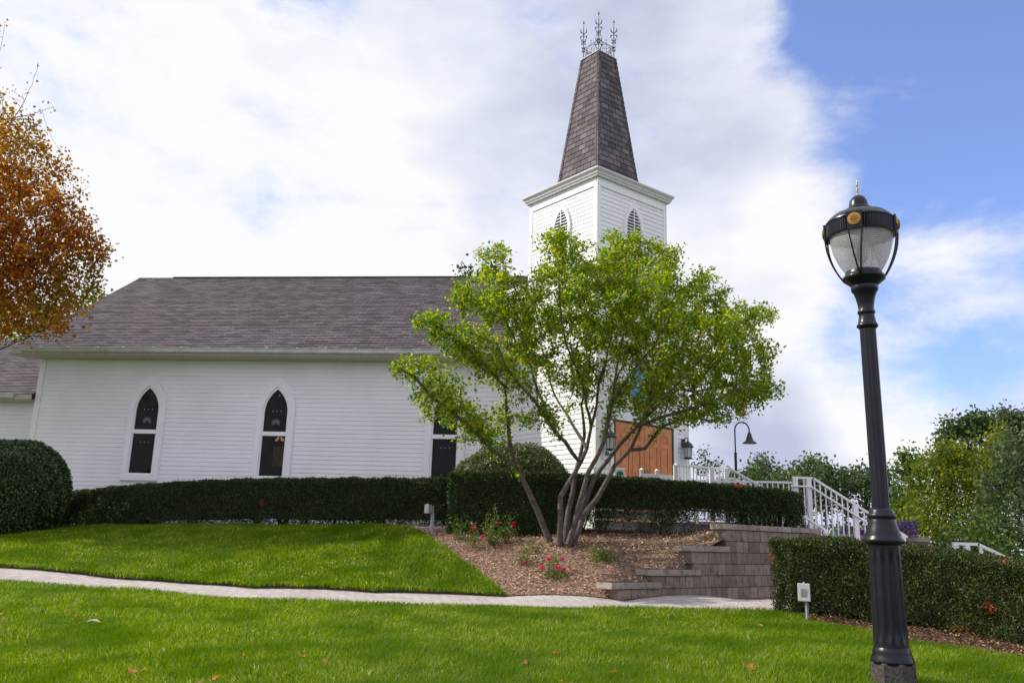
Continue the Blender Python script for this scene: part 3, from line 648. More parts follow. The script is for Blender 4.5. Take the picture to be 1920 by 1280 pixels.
for q in range(4):                                # hip shingles along the arrises
    mb = MB(); A, B = Vector(sq(ZS0, AS0 + .012)[q]), Vector(sq(ZS1, AS1 + .012)[q])
    for i in range(27):
        c0, c1 = A.lerp(B, i / 27), A.lerp(B, (i + 1) / 27); o = (Vector(sq(9, 1)[q]) - Vector((*TC, 9))).normalized()
        wv = .085
        for s in (-1, 1):
            e_ = Vector((o.x * math.cos(s * rad(135)) - o.y * math.sin(s * rad(135)), o.x * math.sin(s * rad(135)) + o.y * math.cos(s * rad(135)), 0)) * wv
            mb.face([c0 + o * .014, c0 + o * .014 + e_, c1 + o * .004 + e_, c1 + o * .004], [(i * .3 + .02, .02 + s * .06), (i * .3 + .02, .1 + s * .06), (i * .3 + .25, .1 + s * .06), (i * .3 + .25, .02 + s * .06)])
    mb.build('hip_shingles', SHINGLE2, spire)
mb = MB(); frustum(mb, [(ZS1 - .01, AS1 + .012), (ZS1 - .01, AS1 + .03), (ZS1 + .012, AS1 + .03), (ZS1 + .013, .0)]); mb.build('spire_cap', mat('pale_green_metal', (.30, .36, .36), rough=.5), spire)
# iron cresting
cr = MB(); AC = .30; C4 = sq(ZS1, AC)
def leafpair(mb, c, d, z, r, h):
    for s in (-1, 1):
        p = [Vector(c) + Vector((d[0] * s * r * t1, d[1] * s * r * t1, z + h * t2)) for t1, t2 in ((0, 0), (.5, .02), (.95, .3), (1.1, .7), (1.05, 1.0))]
        mb.tube(p, [.008, .011, .010, .008, .004], 4)
        mb.obox(Vector(c) + Vector((d[0] * s * r, d[1] * s * r, z + h * .35)), Vector((d[0], d[1], 0)) * .012, Vector((-d[1], d[0], 0)) * .006, (0, 0, .035))
for q in range(4):
    c = Vector(C4[q]); top = 1.18
    fin = MB()
    fin.tube([c, c + Vector((0, 0, top))], [.015, .010], 6)
    fin.lathe([(top - .04, .004), (top - .02, .022), (top, .024), (top + .02, .018), (top + .07, .002)], 8, c)
    for d in ((1, 0), (0, 1)):
        leafpair(fin, c, d, top - .34, .078, .17); leafpair(fin, c, d, top - .42, .085, -.10); leafpair(fin, c, d, top - .60, .05, .09); leafpair(fin, c, d, top - .64, .045, -.07)
    for d in ((1, 0), (0, 1)):
        leafpair(fin, c, d, top - .82, .035, .05); leafpair(fin, c, d, top - .92, .035, .05)
    fin.lathe([(top - .40, .01), (top - .37, .026), (top - .34, .01)], 8, c); fin.lathe([(top - .63, .01), (top - .6, .024), (top - .57, .01)], 8, c)
    fin.build('finial', DARKMETAL, spire)
    b = Vector(C4[(q + 1) % 4]); dd = (b - c); ln = dd.length; dn = dd / ln
    pn = MB(); X = lambda t, z: c + dn * t + Vector((0, 0, z))
    pn.tube([X(0, .04), X(ln, .04)], .009, 5); pn.tube([X(0, .36), X(ln, .36)], .010, 5)
    pn.tube([X(ln * t, .36 + 0) for t in (.5, .5)], .005, 4) if 0 else None
    pn.tube([X(ln / 2, .04), X(ln / 2, .47)], [.007, .006], 5); pn.lathe([(.46, .003), (.475, .018), (.50, .003)], 6, X(ln / 2, 0))
    pn.tube([X(ln / 2 + .24 * math.cos(a), .06 + .27 * math.sin(a)) for a in np.linspace(0, math.pi, 12)], .007, 4)
    for sx in (-1, 1):
        for (cx, cz, r) in ((.12, .13, .075), (.17, .27, .04)):
            pn.tube([X(ln / 2 + sx * (cx + r * (1 - t * .75) * math.cos(t * 9)), cz + r * (1 - t * .75) * math.sin(t * 9)) for t in np.linspace(0, 1, 16)], .006, 4)
        pn.tube([X(ln / 2 + sx * .02, .2), X(ln / 2 + sx * .12, .30), X(ln / 2 + sx * .2, .34)], .006, 4)
    pn.build('cresting_panel', DARKMETAL, spire)

# entrance on the tower's right-hand face
TF = tower_faces(AL)[1]                            # normal -45 degrees: from the front arris to the right
dz0 = .42
mb = MB(); fbox(mb, TF, .44, .54, dz0, 2.74, 0, .05); fbox(mb, TF, 2.64, 2.76, dz0, 2.74, 0, .05); fbox(mb, TF, .44, 2.76, 2.742, 2.90, 0, .06)
door = mb.build('door', TRIM, church)
mb = MB(); fbox(mb, TF, .542, .60, dz0, 2.74, 0, .022); fbox(mb, TF, 2.56, 2.638, dz0, 2.74, 0, .024); fbox(mb, TF, .60, 2.56, 2.69, 2.74, 0, .022); mb.build('jamb', JAMB, door)
for s0 in (.602, 1.584):
    mb = MB(); w_ = .974; x = lambda t: s0 + t
    fbox(mb, TF, s0, s0 + w_, dz0 + .02, 2.688, .0, .026)
    for a0, a1 in ((0, .15), (.44, .54), (w_ - .15, w_)): fbox(mb, TF, x(a0) + .002, x(a1) - .002, dz0 + .02, 2.686, .026, .042)
    for z0_, z1_ in ((dz0 + .02, dz0 + .22), (1.02, 1.12), (2.20, 2.32), (2.50, 2.686)):
        for a0, a1 in ((.15, .44), (.54, w_ - .15)): fbox(mb, TF, x(a0) - .002, x(a1) + .002, z0_, z1_, .026, .040)
    for z0_, z1_ in ((dz0 + .26, .98), (1.16, 2.16), (2.35, 2.47)):
        for a0, a1 in ((.19, .40), (.58, w_ - .19)): fbox(mb, TF, x(a0), x(a1), z0_, z1_, .026, .036)
    lf = mb.build('door_leaf', WOOD, door)
    hb = MB(); hs = s0 + (w_ - .06 if s0 < 1 else .06); hb.tube([TF(hs, 1.40, .045), TF(hs, 1.42, .09), TF(hs, 1.62, .09), TF(hs, 1.64, .045)], .012, 6); hb.build('handle', DARKMETAL, lf)
mb = MB(); o = arch(.62, 3.05, 3.55, .95); i = arch(.50, 3.16, 3.55, .78); ring(mb, TF, 1.60, o, i, 0, .06); tw_w = mb.build('transom_window', TRIM, church)
mb = MB(); flat(mb, TF, 1.60, i, .018); mb.build('pane', BLUEG, tw_w)
mb = MB(); fbox(mb, TF, 1.585, 1.615, 3.16, 4.3, .02, .035); fbox(mb, TF, 1.12, 2.08, 3.6, 3.63, .02, .033); mb.build('muntin', TRIM, tw_w)
mb = MB(); fbox(mb, TF, .26, .44, 1.72, 1.97, .024, .034); signb = arch(.11, 1.72, 1.88, .10, 6)
# arched plaque with a green tree emblem by the door
def plaque(name, label, M_, so, z0, hw, rise, parent=None):
    mb = MB(); pts = arch(hw, z0, z0 + hw * 1.0, rise, 8); flat(mb, M_, so, pts, .036)
    ring(mb, M_, so, pts, arch(hw * .92, z0 + hw * .08, z0 + hw, rise * .92, 8), .0, .04)
    r = mb.build(name, SIGNW); tag(r, label, 'sign')
    e_ = MB(); cz = z0 + hw * .95; flat(e_, M_, so, [(hw * .62 * math.cos(t) * (1 + .05 * math.sin(9 * t)), cz + hw * .62 * math.sin(t)) for t in np.linspace(-.25, math.pi + .25, 22)], .042)
    fbox(e_, M_, so - hw * .06, so + hw * .06, z0 + hw * .55, cz, .038, .043)
    e_.build('emblem', GREENP, r); return r
sg = plaque('door_plaque', 'small arched white plaque with a green tree emblem left of the orange doors', TF, .33, 1.78, .13, .13); sg.parent = None
sg.location = church.location; sg.rotation_euler = church.rotation_euler

def lantern(s_, z, label):
    r = empty('wall_lantern', label=label, cat='lantern', group='black wall lanterns beside the orange doors')
    r.location = church.matrix_basis @ TF(s_, z, .02); r.rotation_euler = (0, 0, YAW + rad(-45))
    mb = MB(); mb.lathe([(-.0, .05), (.03, .05)], 12); bm = MB(); bm.obox((.02, 0, .16), (.012, 0, 0), (0, .05, 0), (0, 0, .09)); bm.tube([(.03, 0, .2), (.08, 0, .27), (.14, 0, .27), (.16, 0, .22)], .012, 6)
    bm.tube([(.03, 0, .12), (.06, 0, .06), (.10, 0, .10), (.07, 0, .14)], .010, 6); bm.build('bracket', DARKMETAL, r)
    cp_ = MB(); cp_.lathe([(.21, .008), (.19, .02), (.165, .045), (.14, .085), (.10, .115), (.06, .13), (.05, .145), (.035, .145), (.035, .12)], 8, (.16, 0, 0)); cp_.build('cap', DARKMETAL, r)
    gl = MB(); gl.lathe([(-.22, .085), (.035, .105)], 6, (.16, 0, 0), smooth=False); gl.build('glass', LANTG, r)
    fr = MB()
    for k in range(6):
        t = math.pi / 3 * k; fr.tube([(.16 + .088 * math.cos(t), .088 * math.sin(t), -.22), (.16 + .108 * math.cos(t), .108 * math.sin(t), .035)], .006, 4)
    fr.lathe([(-.25, .10), (-.22, .115), (-.215, .09), (-.25, .06)], 6, (.16, 0, 0), smooth=False); fr.build('frame', DARKMETAL, r)
    return r
bpy.context.view_layer.update()
lantern(3.0, 2.26, 'black wall lantern on the white post right of the orange doors')
lantern(.30, 2.24, 'black wall lantern on the white post left of the orange doors, half behind branches')
def spot(q, t, label):
    c0, c1 = Vector(sq(9.03, .93)[q]), Vector(sq(9.03, .93)[(q + 1) % 4]); p = church.matrix_basis @ c0.lerp(c1, t)
    r = empty('spotlight', p, 0, label, 'spotlight', 'spotlights at the foot of the spire')
    mb = MB(); mb.tube([(0, 0, 0), (0, 0, .10)], .014, 6); mb.build('stem', SPOTM, r)
    mb = MB(); mb.lathe([(.09, .03), (.11, .05), (.2, .05), (.25, .062), (.29, .062), (.29, .05)], 14); mb.build('lamp_head', SPOTM, r)
spot(3, .25, 'blue black spotlight at the lit left foot of the spire'); spot(0, .78, 'blue black spotlight at the shaded right foot of the spire')

# low annex on the left
ax = empty('annex_building', p0, YAW, 'low white annex with a pink grey shingle roof at the left end of the church', 'building')
AE, AR_, AH = 3.42, 5.98, 4.3
mb = MB(); siding(mb, (0, .35), (1, 0), (0, -1), -.5, AE - .1, lambda z: (-16, UL - .02))
mb.build('wall', WHITE, ax)
mb = MB(); slope(mb, -.15, AE, AH, AR_, -16.3, UL - .05); slope(mb, 2 * AH + .2, AE, AH, AR_, -16.3, UL - .05); ar = mb.build('roof', SHINGLE, ax)
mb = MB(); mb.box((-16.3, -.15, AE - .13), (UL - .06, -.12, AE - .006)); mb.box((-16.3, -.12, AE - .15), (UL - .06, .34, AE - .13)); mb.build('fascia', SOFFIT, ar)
mb = MB()
for (a, b), (c, d) in zip(prof[:-1], prof[1:]):
    mb.face([(-16.3, -.152 + a, AE + b), (UL - .55, -.152 + a, AE + b), (UL - .55, -.152 + c, AE + d), (-16.3, -.152 + c, AE + d)])
mb.face([(UL - .55, -.152 + a, AE + b) for a, b in prof]); mb.build('gutter', GUTTER, ar)

# ------------------------------------------------------------------ trees
def colonize(nodes, par, att, step=.16, di=1.4, dk=.28, iters=60, up=.0, maxn=9000):
    """grow branches from the given skeleton towards attraction points"""
    nodes = [np.array(n, float) for n in nodes]; par = list(par); att = np.array(att)
    P_ = np.array(nodes); d = np.linalg.norm(att[:, None] - P_[None], axis=2); near_i = d.argmin(1); near_d = d.min(1)
    for _ in range(iters):
        ok = near_d < di
        if not ok.any() or len(nodes) > maxn: break
        idx = near_i[ok]; v = unit(att[ok] - np.array(nodes)[idx]); new = []; seen = {}
        acc = np.zeros((len(nodes), 3)); np.add.at(acc, idx, v)
        for i in np.unique(idx):
            a = acc[i]; l = np.linalg.norm(a)
            if l < 1e-3: continue
            dd = a / l + RNG.normal(size=3) * .12 + np.array([0, 0, up]); dd /= np.linalg.norm(dd)
            new.append((nodes[i] + dd * step, i))
        if len(nodes) > 3 and new:          # no doubling back onto existing wood
            EX = np.array(nodes); new = [(p, i) for p, i in new if np.min(((EX - p) ** 2).sum(1)) > (step * .45) ** 2]
        if not new: break
        base = len(nodes)
        for p, i in new: nodes.append(p); par.append(i)
        NP = np.array([p for p, _ in new]); d = np.linalg.norm(att[:, None] - NP[None], axis=2)
        m = d.min(1); k = d.argmin(1); better = m < near_d; near_i[better] = base + k[better]; near_d[better] = m[better]
        keep = near_d > dk; att = att[keep]; near_i = near_i[keep]; near_d = near_d[keep]
        if not len(att): break
    return np.array(nodes), par
def radii(nodes, par, tip=.004, ex=2.2, cap=None):
    n = len(nodes); acc = np.zeros(n); kids = [0] * n
    for i in range(n):
        if par[i] >= 0: kids[par[i]] += 1
    for i in range(n - 1, -1, -1):
        if kids[i] == 0: acc[i] = tip ** ex
        if par[i] >= 0: acc[par[i]] += acc[i]
    r = acc ** (1 / ex)
    if cap: r = np.minimum(r, cap)
    return r, kids
def wood(nodes, par, r, mb=None, rmin=0, sides=None):
    """tubes along chains; needs children after parents"""
    mb = mb or MB(); n = len(nodes); ch = [[] for _ in range(n)]
    for i in range(n):
        if par[i] >= 0: ch[par[i]].append(i)
    starts = [(i, None) for i in range(n) if par[i] < 0]
    while starts:
        i, p = starts.pop(); pts = []; rs = []
        if p is not None: pts.append(nodes[p]); rs.append(min(r[p], r[i] * 1.25))
        while True:
            pts.append(nodes[i]); rs.append(r[i])
            if not ch[i]: break
            k = max(ch[i], key=lambda c: r[c])
            for c in ch[i]:
                if c != k: starts.append((c, i))
            i = k
        if len(pts) > 1 and rs[0] > rmin: mb.tube(pts, rs, 9 if max(rs) > .04 else (6 if max(rs) > .015 else 4), caps=False)
    return mb
def polyline(nodes, par, pts, at=-1, step=.22):
    """adds a traced limb as fine nodes; returns index of the last one"""
    last = at
    for k, p in enumerate(pts):
        p = np.array(p, float)
        if last < 0 and k == 0:
            nodes.append(p); par.append(-1); last = len(nodes) - 1; continue
        a = np.array(nodes[last]); m = max(1, int(np.linalg.norm(p - a) / step))
        for t in range(1, m + 1): nodes.append(a + (p - a) * t / m + (RNG.normal(size=3) * .008 if t < m else 0)); par.append(last); last = len(nodes) - 1
    return last
def blobs(specs, n):
    """points filling ellipsoids (c, r, weight), denser near the surface"""
    out = []; wsum = sum(s[2] for s in specs)
    for c, r, wt in specs:
        k = int(n * wt / wsum); v = rdir(k) * (RNG.uniform(size=(k, 1)) ** .42); out.append(np.array(c) + v * np.array(r))
    return np.concatenate(out)
def twig_leaves(nodes, par, kids, name, per, ln, spread, material, parent, maxdepth=3, asp=.55, droop=.1, upn=.6, sel=None, fold=.2):
    """leaves along the last few nodes of every twig"""
    n = len(nodes); depth = np.full(n, 99)
    for i in range(n - 1, -1, -1):
        if kids[i] == 0: depth[i] = 0
        if par[i] >= 0: depth[par[i]] = min(depth[par[i]], depth[i] + 1)
    idx = np.array([i for i in range(n) if depth[i] <= maxdepth and par[i] >= 0])
    idx = np.repeat(idx, per); m = len(idx); pr = np.array([par[i] for i in idx])
    t = RNG.uniform(size=(m, 1)); c = nodes[idx] * t + nodes[pr] * (1 - t); ax = unit(nodes[idx] - nodes[pr])
    c = c + RNG.normal(size=(m, 3)) * spread
    if sel is not None:
        k = sel(c); c, ax = c[k], ax[k]; m = len(c)
    d = ax * .6 + rdir(m) * .9 + np.array([0, 0, -droop]); nr = rdir(m) * .8 + np.array([0, 0, upn])
    l = ln * RNG.uniform(.6, 1.25, m)
    return leaves(name, c, d, nr, l, l * asp * RNG.uniform(.8, 1.2, m), material, parent, fold)

# --- multi-stemmed tree in the mulch bed, limbs traced from the picture with depths from 13.5 to 17.5 m
TD = 15.6
def T(x, y, dd=0): p = P(x, y, TD + dd); return (p.x, p.y, p.z)
nodes, par = [], []
g0 = T(1022, 1012, .1); base_z = tz(*gxy(1056, 1022, TD))
def limb(pts, at=-1): return polyline(nodes, par, [T(*p) for p in pts], at)
def nearest(x, y, dd=0):
    q = np.array(T(x, y, dd)); return int(np.linalg.norm(np.array(nodes) - q, axis=1).argmin())
a = limb([(1032, 1016, .1), (1010, 962, .1), (987, 912, .0), (966, 872, -.1), (956, 830, -.2), (951, 785, -.3), (947, 726, -.4)])
limb([(931, 707, -.6), (900, 673, -.8), (875, 651, -.9), (845, 628, -1.1), (810, 604, -1.3), (785, 600, -1.4)], a)
limb([(962, 690, -.1), (972, 650, .3), (945, 600, .2), (905, 575, .1), (870, 560, -.1)], a)
limb([(925, 845, -.5), (893, 812, -.9), (850, 775, -1.2), (812, 745, -1.4), (775, 705, -1.5), (745, 688, -1.6)], nearest(962, 858, -.1))
limb([(905, 800, .3), (880, 780, .8), (862, 740, 1.0)], nearest(925, 845, -.5))
b = limb([(1050, 1024, 0), (1051, 969, -.1), (1051, 931, -.1), (1071, 897, 0), (1088, 868, .1), (1100, 841, .1), (1108, 802, .2), (1118, 764, .3), (1123, 717, .3), (1136, 679, .4), (1148, 620, .5), (1145, 560, .6), (1150, 500, .8)])
limb([(1060, 828, -.3), (1046, 815, -.5), (1026, 785, -.8), (1002, 750, -1.1), (975, 722, -1.2), (950, 690, -1.4), (930, 640, -1.6)], nearest(1085, 866, .1))
limb([(1000, 705, -.9), (985, 650, -.9), (965, 590, -.9), (940, 530, -.9), (915, 480, -.9)], nearest(1026, 785, -.8))
limb([(1098, 740, -.4), (1080, 690, -.7), (1060, 640, -1.0), (1050, 570, -1.1), (1048, 500, -1.0), (1050, 450, -.9)], nearest(1107, 804, .2))
limb([(1070, 790, .6), (1040, 740, 1.1), (1020, 680, 1.5), (1010, 610, 1.7), (1000, 550, 1.7)], nearest(1098, 846, .1))
c = limb([(1060, 1022, .15), (1066, 957, .25), (1075, 919, .3), (1078, 890, .35), (1088, 855, .4), (1096, 815, .5), (1090, 760, .9), (1105, 690, 1.2), (1110, 620, 1.5), (1100, 540, 1.6)])
d = limb([(1066, 1020, -.15), (1085, 950, -.2), (1095, 915, -.2), (1103, 885, -.25), (1117, 861, -.3), (1132, 830, -.4), (1147, 757, -.6), (1170, 719, -.8), (1190, 690, -1.0), (1225, 650, -1.3), (1260, 590, -1.5), (1270, 520, -1.5)])
limb([(1155, 700, -.9), (1165, 640, -1.1), (1185, 570, -1.3), (1195, 500, -1.3), (1200, 455, -1.2)], nearest(1147, 757, -.6))
limb([(1140, 770, .2), (1160, 700, .8), (1200, 620, 1.2), (1220, 550, 1.4), (1235, 490, 1.5)], nearest(1132, 830, -.4))
e1 = limb([(1073, 1022, 0), (1097, 962, .1), (1120, 934, .1), (1137, 903, .15), (1153, 872, .2), (1182, 843, .2), (1195, 815, .2), (1205, 793, .2), (1219, 770, .3), (1243, 752, .4), (1275, 728, .6), (1320, 700, .8), (1370, 660, 1.0), (1415, 610, 1.1), (1445, 590, 1.2)])
limb([(1300, 735, .4), (1350, 725, .3), (1400, 715, .2), (1445, 715, .1)], nearest(1275, 728, .6))
limb([(1250, 700, 1.1), (1285, 640, 1.4), (1310, 580, 1.6), (1325, 535, 1.7)], nearest(1230, 762, .3))
f1 = limb([(1067, 1020, .3), (1113, 899, .35), (1140, 862, .2), (1165, 830, -.1), (1196, 799, -.4), (1240, 782, -.8), (1290, 768, -1.0), (1340, 752, -1.2), (1380, 730, -1.3)])
limb([(1250, 740, -1.3), (1300, 690, -1.7), (1345, 640, -1.9), (1380, 600, -2.0)], nearest(1196, 799, -.4))
limb([(1215, 770, -.9), (1225, 715, -1.4), (1240, 650, -1.9), (1245, 590, -2.1)], nearest(1196, 799, -.4))
limb([(1210, 840, .6), (1240, 800, 1.0), (1290, 780, 1.4), (1345, 790, 1.6)], nearest(1182, 843, .2))
ntr = len(nodes)
def TB(x, y, dd, rx, ry, rd, wt): return (T(x, y, dd), (rx / 101.6, rd, ry / 101.6), wt)
spec = [TB(1050, 452, -.6, 30, 24, .5, .8), TB(1150, 455, -.3, 34, 24, .6, .9), TB(1110, 520, .2, 60, 50, 1.4, 2), TB(785, 690, -1.5, 52, 32, .5, 1.5), TB(830, 740, -1.3, 55, 50, .7, 2), TB(880, 790, -.8, 50, 42, .8, 1.5), TB(810, 605, -1.3, 42, 26, .5, 1.2), TB(865, 640, -.9, 65, 45, .8, 2.3), TB(875, 560, -.3, 42, 36, .7, 1.3),
        TB(925, 490, -.6, 38, 38, .6, 1.3), TB(950, 570, -.3, 75, 60, 1.3, 3.5), TB(950, 690, -.6, 75, 50, 1.1, 2.4), TB(1045, 480, -.6, 48, 48, 1.0, 2.2), TB(1060, 570, .2, 100, 70, 1.8, 6),
        TB(1170, 490, -.2, 65, 50, 1.4, 3.4), TB(1170, 590, .0, 105, 80, 2.2, 7), TB(1250, 500, .3, 38, 38, 1.0, 1.6), TB(1300, 570, .2, 62, 52, 1.7, 3.4), TB(1280, 660, -.2, 105, 72, 2.3, 6), TB(1390, 600, .6, 60, 38, 1.0, 2.0),
        TB(1440, 592, 1.1, 26, 16, .4, .5), TB(1385, 680, .2, 62, 52, 1.6, 3), TB(1415, 738, -.6, 46, 36, 1.1, 1.9), TB(1330, 765, -.1, 88, 32, 1.8, 2.8), TB(1215, 740, 0, 75, 42, 1.7, 2.6), TB(1090, 690, .4, 80, 52, 1.6, 2.2), TB(1000, 640, .4, 60, 52, 1.4, 2.0), TB(1010, 770, -.8, 52, 40, .9, .55), TB(925, 800, -.4, 45, 40, .8, .8)]
att = blobs(spec, 4200)
nodes, par = colonize(nodes, par, att, step=.12, di=1.1, dk=.17, iters=60, up=.02, maxn=16000)
r, kids = radii(nodes, par, .0034, 2.45, .085)
for i in range(ntr): r[i] = max(r[i], .012 + .050 * max(0, 1 - (nodes[i][2] - base_z) / 3.4))
tree = empty('shadbush_tree', (T(1056, 1024)[0], T(1056, 1024)[1], base_z), 0, 'light green multi-stemmed tree with smooth grey trunks in the mulch bed', 'tree')
def rel(o, r_): o.parent = r_; o.matrix_parent_inverse = Matrix.Translation(-r_.location); return o
rel(wood(nodes, par, r).build('trunk', BARK), tree)
dens_sel = lambda c: np.ones(len(c), bool)
rel(twig_leaves(nodes, par, kids, 'crown', 28, .072, .066, SBLEAF, None, maxdepth=3, asp=.56), tree)
print('shadbush nodes', len(nodes), 'leaves', len(bpy.data.objects['crown'].data.polygons) // 2)

# --- a generic tree grown the same way
def grown_tree(name, label, cat, base, spec, natt, leafm, per, ln, spread, trunk_to=None, bark=BARKD, step=.5, di=4, dk=.9, tip=.012, cap=.3, group=None, depth=2, asp=.8, ex=2.3):
    nodes, par = [], []; base = np.array(base, float); top = np.array(trunk_to if trunk_to is not None else np.array(spec[0][0]) + [0, 0, -spec[0][1][2] * .2])
    mid = (base + top) / 2 + np.array([RNG.uniform(-.15, .15), RNG.uniform(-.15, .15), 0])
    polyline(nodes, par, [base, mid, top], step=step)
    att = blobs(spec, natt); nodes, par = colonize(nodes, par, att, step=step, di=di, dk=dk, iters=50, up=.03)
    r, kids = radii(nodes, par, tip, ex, cap)
    tr = empty(name, tuple(base), 0, label, cat, group)
    rel(wood(nodes, par, r).build('trunk', bark), tr)
    rel(twig_leaves(nodes, par, kids, 'crown', int(per * 2.6), ln * 1.05, spread * 1.15, leafm, None, maxdepth=depth, asp=asp), tr)
    return tr
def PB(x, y, D, rx, ry, rd, wt): k = D / 1585; return (tuple(P(x, y, D)), (rx * k, rd, ry * k), wt)

# orange maple whose trunk stands just outside the left edge
D = 20.0; mb0 = P(-215, 1000, D); mb0.z = tz(mb0.x, mb0.y) - .1
nodes, par = [], []
M = lambda x, y, dd=0: tuple(P(x, y, D + dd))
polyline(nodes, par, [tuple(mb0), M(-205, 800), M(-200, 620), M(-190, 450), M(-170, 280, .3), M(-150, 120, .4)])
nn = lambda x, y, dd=0: int(np.linalg.norm(np.array(nodes) - np.array(M(x, y, dd)), axis=1).argmin())
for pl, at_ in (([(-120, 560, -.5), (-40, 480, -.9), (40, 400, -1.1), (120, 375, -1.2), (165, 352, -1.2)], (-200, 620)), ([(-100, 600, .3), (0, 520, .2), (90, 470, .1), (150, 440, 0), (190, 455, 0)], (-200, 640)),
                ([(-110, 700, -.6), (0, 655, -1.2), (60, 628, -1.4), (110, 603, -1.5), (150, 575, -1.6), (170, 600, -1.6)], (-203, 760)), ([(-90, 400, .4), (-20, 300, .5), (30, 215, .5), (60, 160, .5), (72, 118, .5)], (-190, 450)),
                ([(-80, 330, -.4), (0, 226, -.6), (60, 215, -.6), (100, 200, -.6)], (-185, 380)), ([(-110, 240, 0), (-50, 160, .1), (0, 95, .1), (10, 40, .1)], (-170, 280)), ([(-60, 620, 1.2), (40, 590, 1.6), (110, 560, 1.8)], (-200, 640))):
    polyline(nodes, par, [M(*q) for q in pl], nn(*at_))
ntr = len(nodes)
spec = [PB(-20, 420, D - .2, 150, 130, 1.7, 6), PB(60, 470, D - .2, 115, 110, 1.6, 6), PB(130, 470, D - .2, 72, 70, 1.2, 3), PB(20, 330, D, 95, 75, 1.5, 3.2), PB(15, 560, D - .2, 105, 60, 1.6, 4.4), PB(90, 545, D + .2, 65, 45, 1.3, 1.8), PB(30, 262, D, 55, 26, 1.2, .9), PB(15, 180, D, 42, 34, 1.0, .45),
        PB(-200, 400, D, 120, 230, 2.0, 5), PB(-330, 430, D, 90, 170, 1.8, 2.5), PB(115, 385, D - 1, 40, 24, .8, .7), PB(190, 462, D, 20, 16, .5, .35), PB(165, 415, D, 22, 14, .5, .3), PB(120, 340, D + .3, 26, 16, .5, .3), PB(95, 290, D, 26, 16, .5, .3), PB(70, 235, D, 24, 12, .5, .2), PB(175, 530, D, 22, 14, .5, .3), PB(140, 570, D, 24, 16, .5, .3), PB(75, 625, D - .3, 36, 10, .5, .25), PB(120, 615, D - .5, 20, 8, .4, .12)]
att = blobs(spec, 4500); nodes, par = colonize(nodes, par, att, step=.2, di=1.6, dk=.25, iters=45, up=.02, maxn=15000)
r, kids = radii(nodes, par, .0045, 2.3, .22)
maple = empty('maple_tree', tuple(mb0), 0, 'large orange autumn maple reaching in from the left over the church roof', 'tree')
rel(wood(nodes, par, r).build('trunk', BARKD), maple)
rel(twig_leaves(nodes, par, kids, 'crown', 19, .09, .11, MAPLEL, None, maxdepth=4, asp=.85, upn=.3,
                sel=lambda c: RNG.uniform(size=len(c)) < np.clip((10.9 - (c[:, 2] - H)) / 1.5, .08, 1)), maple)

grown_tree('birch_tree', 'yellow green tree glowing behind the left end of the church roof', 'tree', (-19.5, 34, H - .4), [PB(175, 575, 34, 34, 40, 1.6, 1), PB(130, 610, 34, 70, 40, 2, 2), PB(60, 640, 34, 80, 50, 2.4, 2), PB(-20, 620, 34, 90, 60, 2.4, 2)], 420, FAR['lime'], 16, .16, .22, step=.4, di=3.2, dk=.6)
grown_tree('tall_tree', 'dark green treetop peeking over the roof ridge left of the steeple', 'tree', (-1.9, 36, H - .6), [PB(884, 580, 36, 42, 62, 2, 3), PB(868, 508, 36, 16, 17, .8, .9), PB(892, 522, 36, 22, 16, 1, .9)], 330, FAR['dark'], 16, .16, .22, step=.4, di=3.2, dk=.6)
# far row right of the church
rowspec = [(1400, 893, 50, 'green', 34, 38), (1432, 880, 54, 'dark', 30, 42), (1478, 900, 49, 'green', 34, 36), (1515, 876, 52, 'green', 30, 40), (1548, 884, 50, 'dark', 30, 40), (1585, 893, 53, 'dark', 27, 38), (1622, 897, 50, 'dark', 24, 36), (1655, 903, 53, 'dark', 26, 44), (1362, 908, 55, 'green', 30, 30)]
labs = ['round green tree behind the white stair railing, right of the gooseneck lamp', 'dark green tree just right of the gooseneck lamp, in the far row', 'green tree low in the far row above the hedge end', 'tallest feathery green tree of the far row above the stair railing', 'dense dark green tree of the far row above the sloping handrail', 'thin dark tree with sky gaps in its trunk zone above the stair rail',
        'dark tree touching the left side of the black lamp post', 'dark tree seen through and behind the black lamp post', 'low green tree left of the gooseneck lamp post']
for (px, py, D, k, rx, ry), lb in zip(rowspec, labs):
    py += 5
    b_ = P(px, 1000, D); b_.z = H - 3.3
    sp_ = [PB(px, py, D, rx, ry * .6, 1.3, 3), PB(px - rx * .45, py + ry * .5, D - .4, rx * .6, ry * .5, 1.2, 2), PB(px + rx * .5, py + ry * .4, D + .5, rx * .6, ry * .5, 1.2, 2), PB(px + random.uniform(-8, 8), py - ry * .55, D, rx * .4, ry * .3, .8, .7), PB(px, py + ry * 1.3, D, rx * .8, ry * .5, 1.2, 1.2), PB(px + rx * .6, py - ry * .35, D, rx * .22, ry * .28, .6, .35), PB(px - rx * .6, py - ry * .25, D, rx * .22, ry * .28, .6, .35)]
    grown_tree('broadleaf_tree', lb, 'tree', tuple(b_), sp_, 300, FAR[k], 15, .20, .24, step=.45, di=3.2, dk=.6, group='far row of trees right of the church')
grp = 'trees at the right edge beyond the hedge'
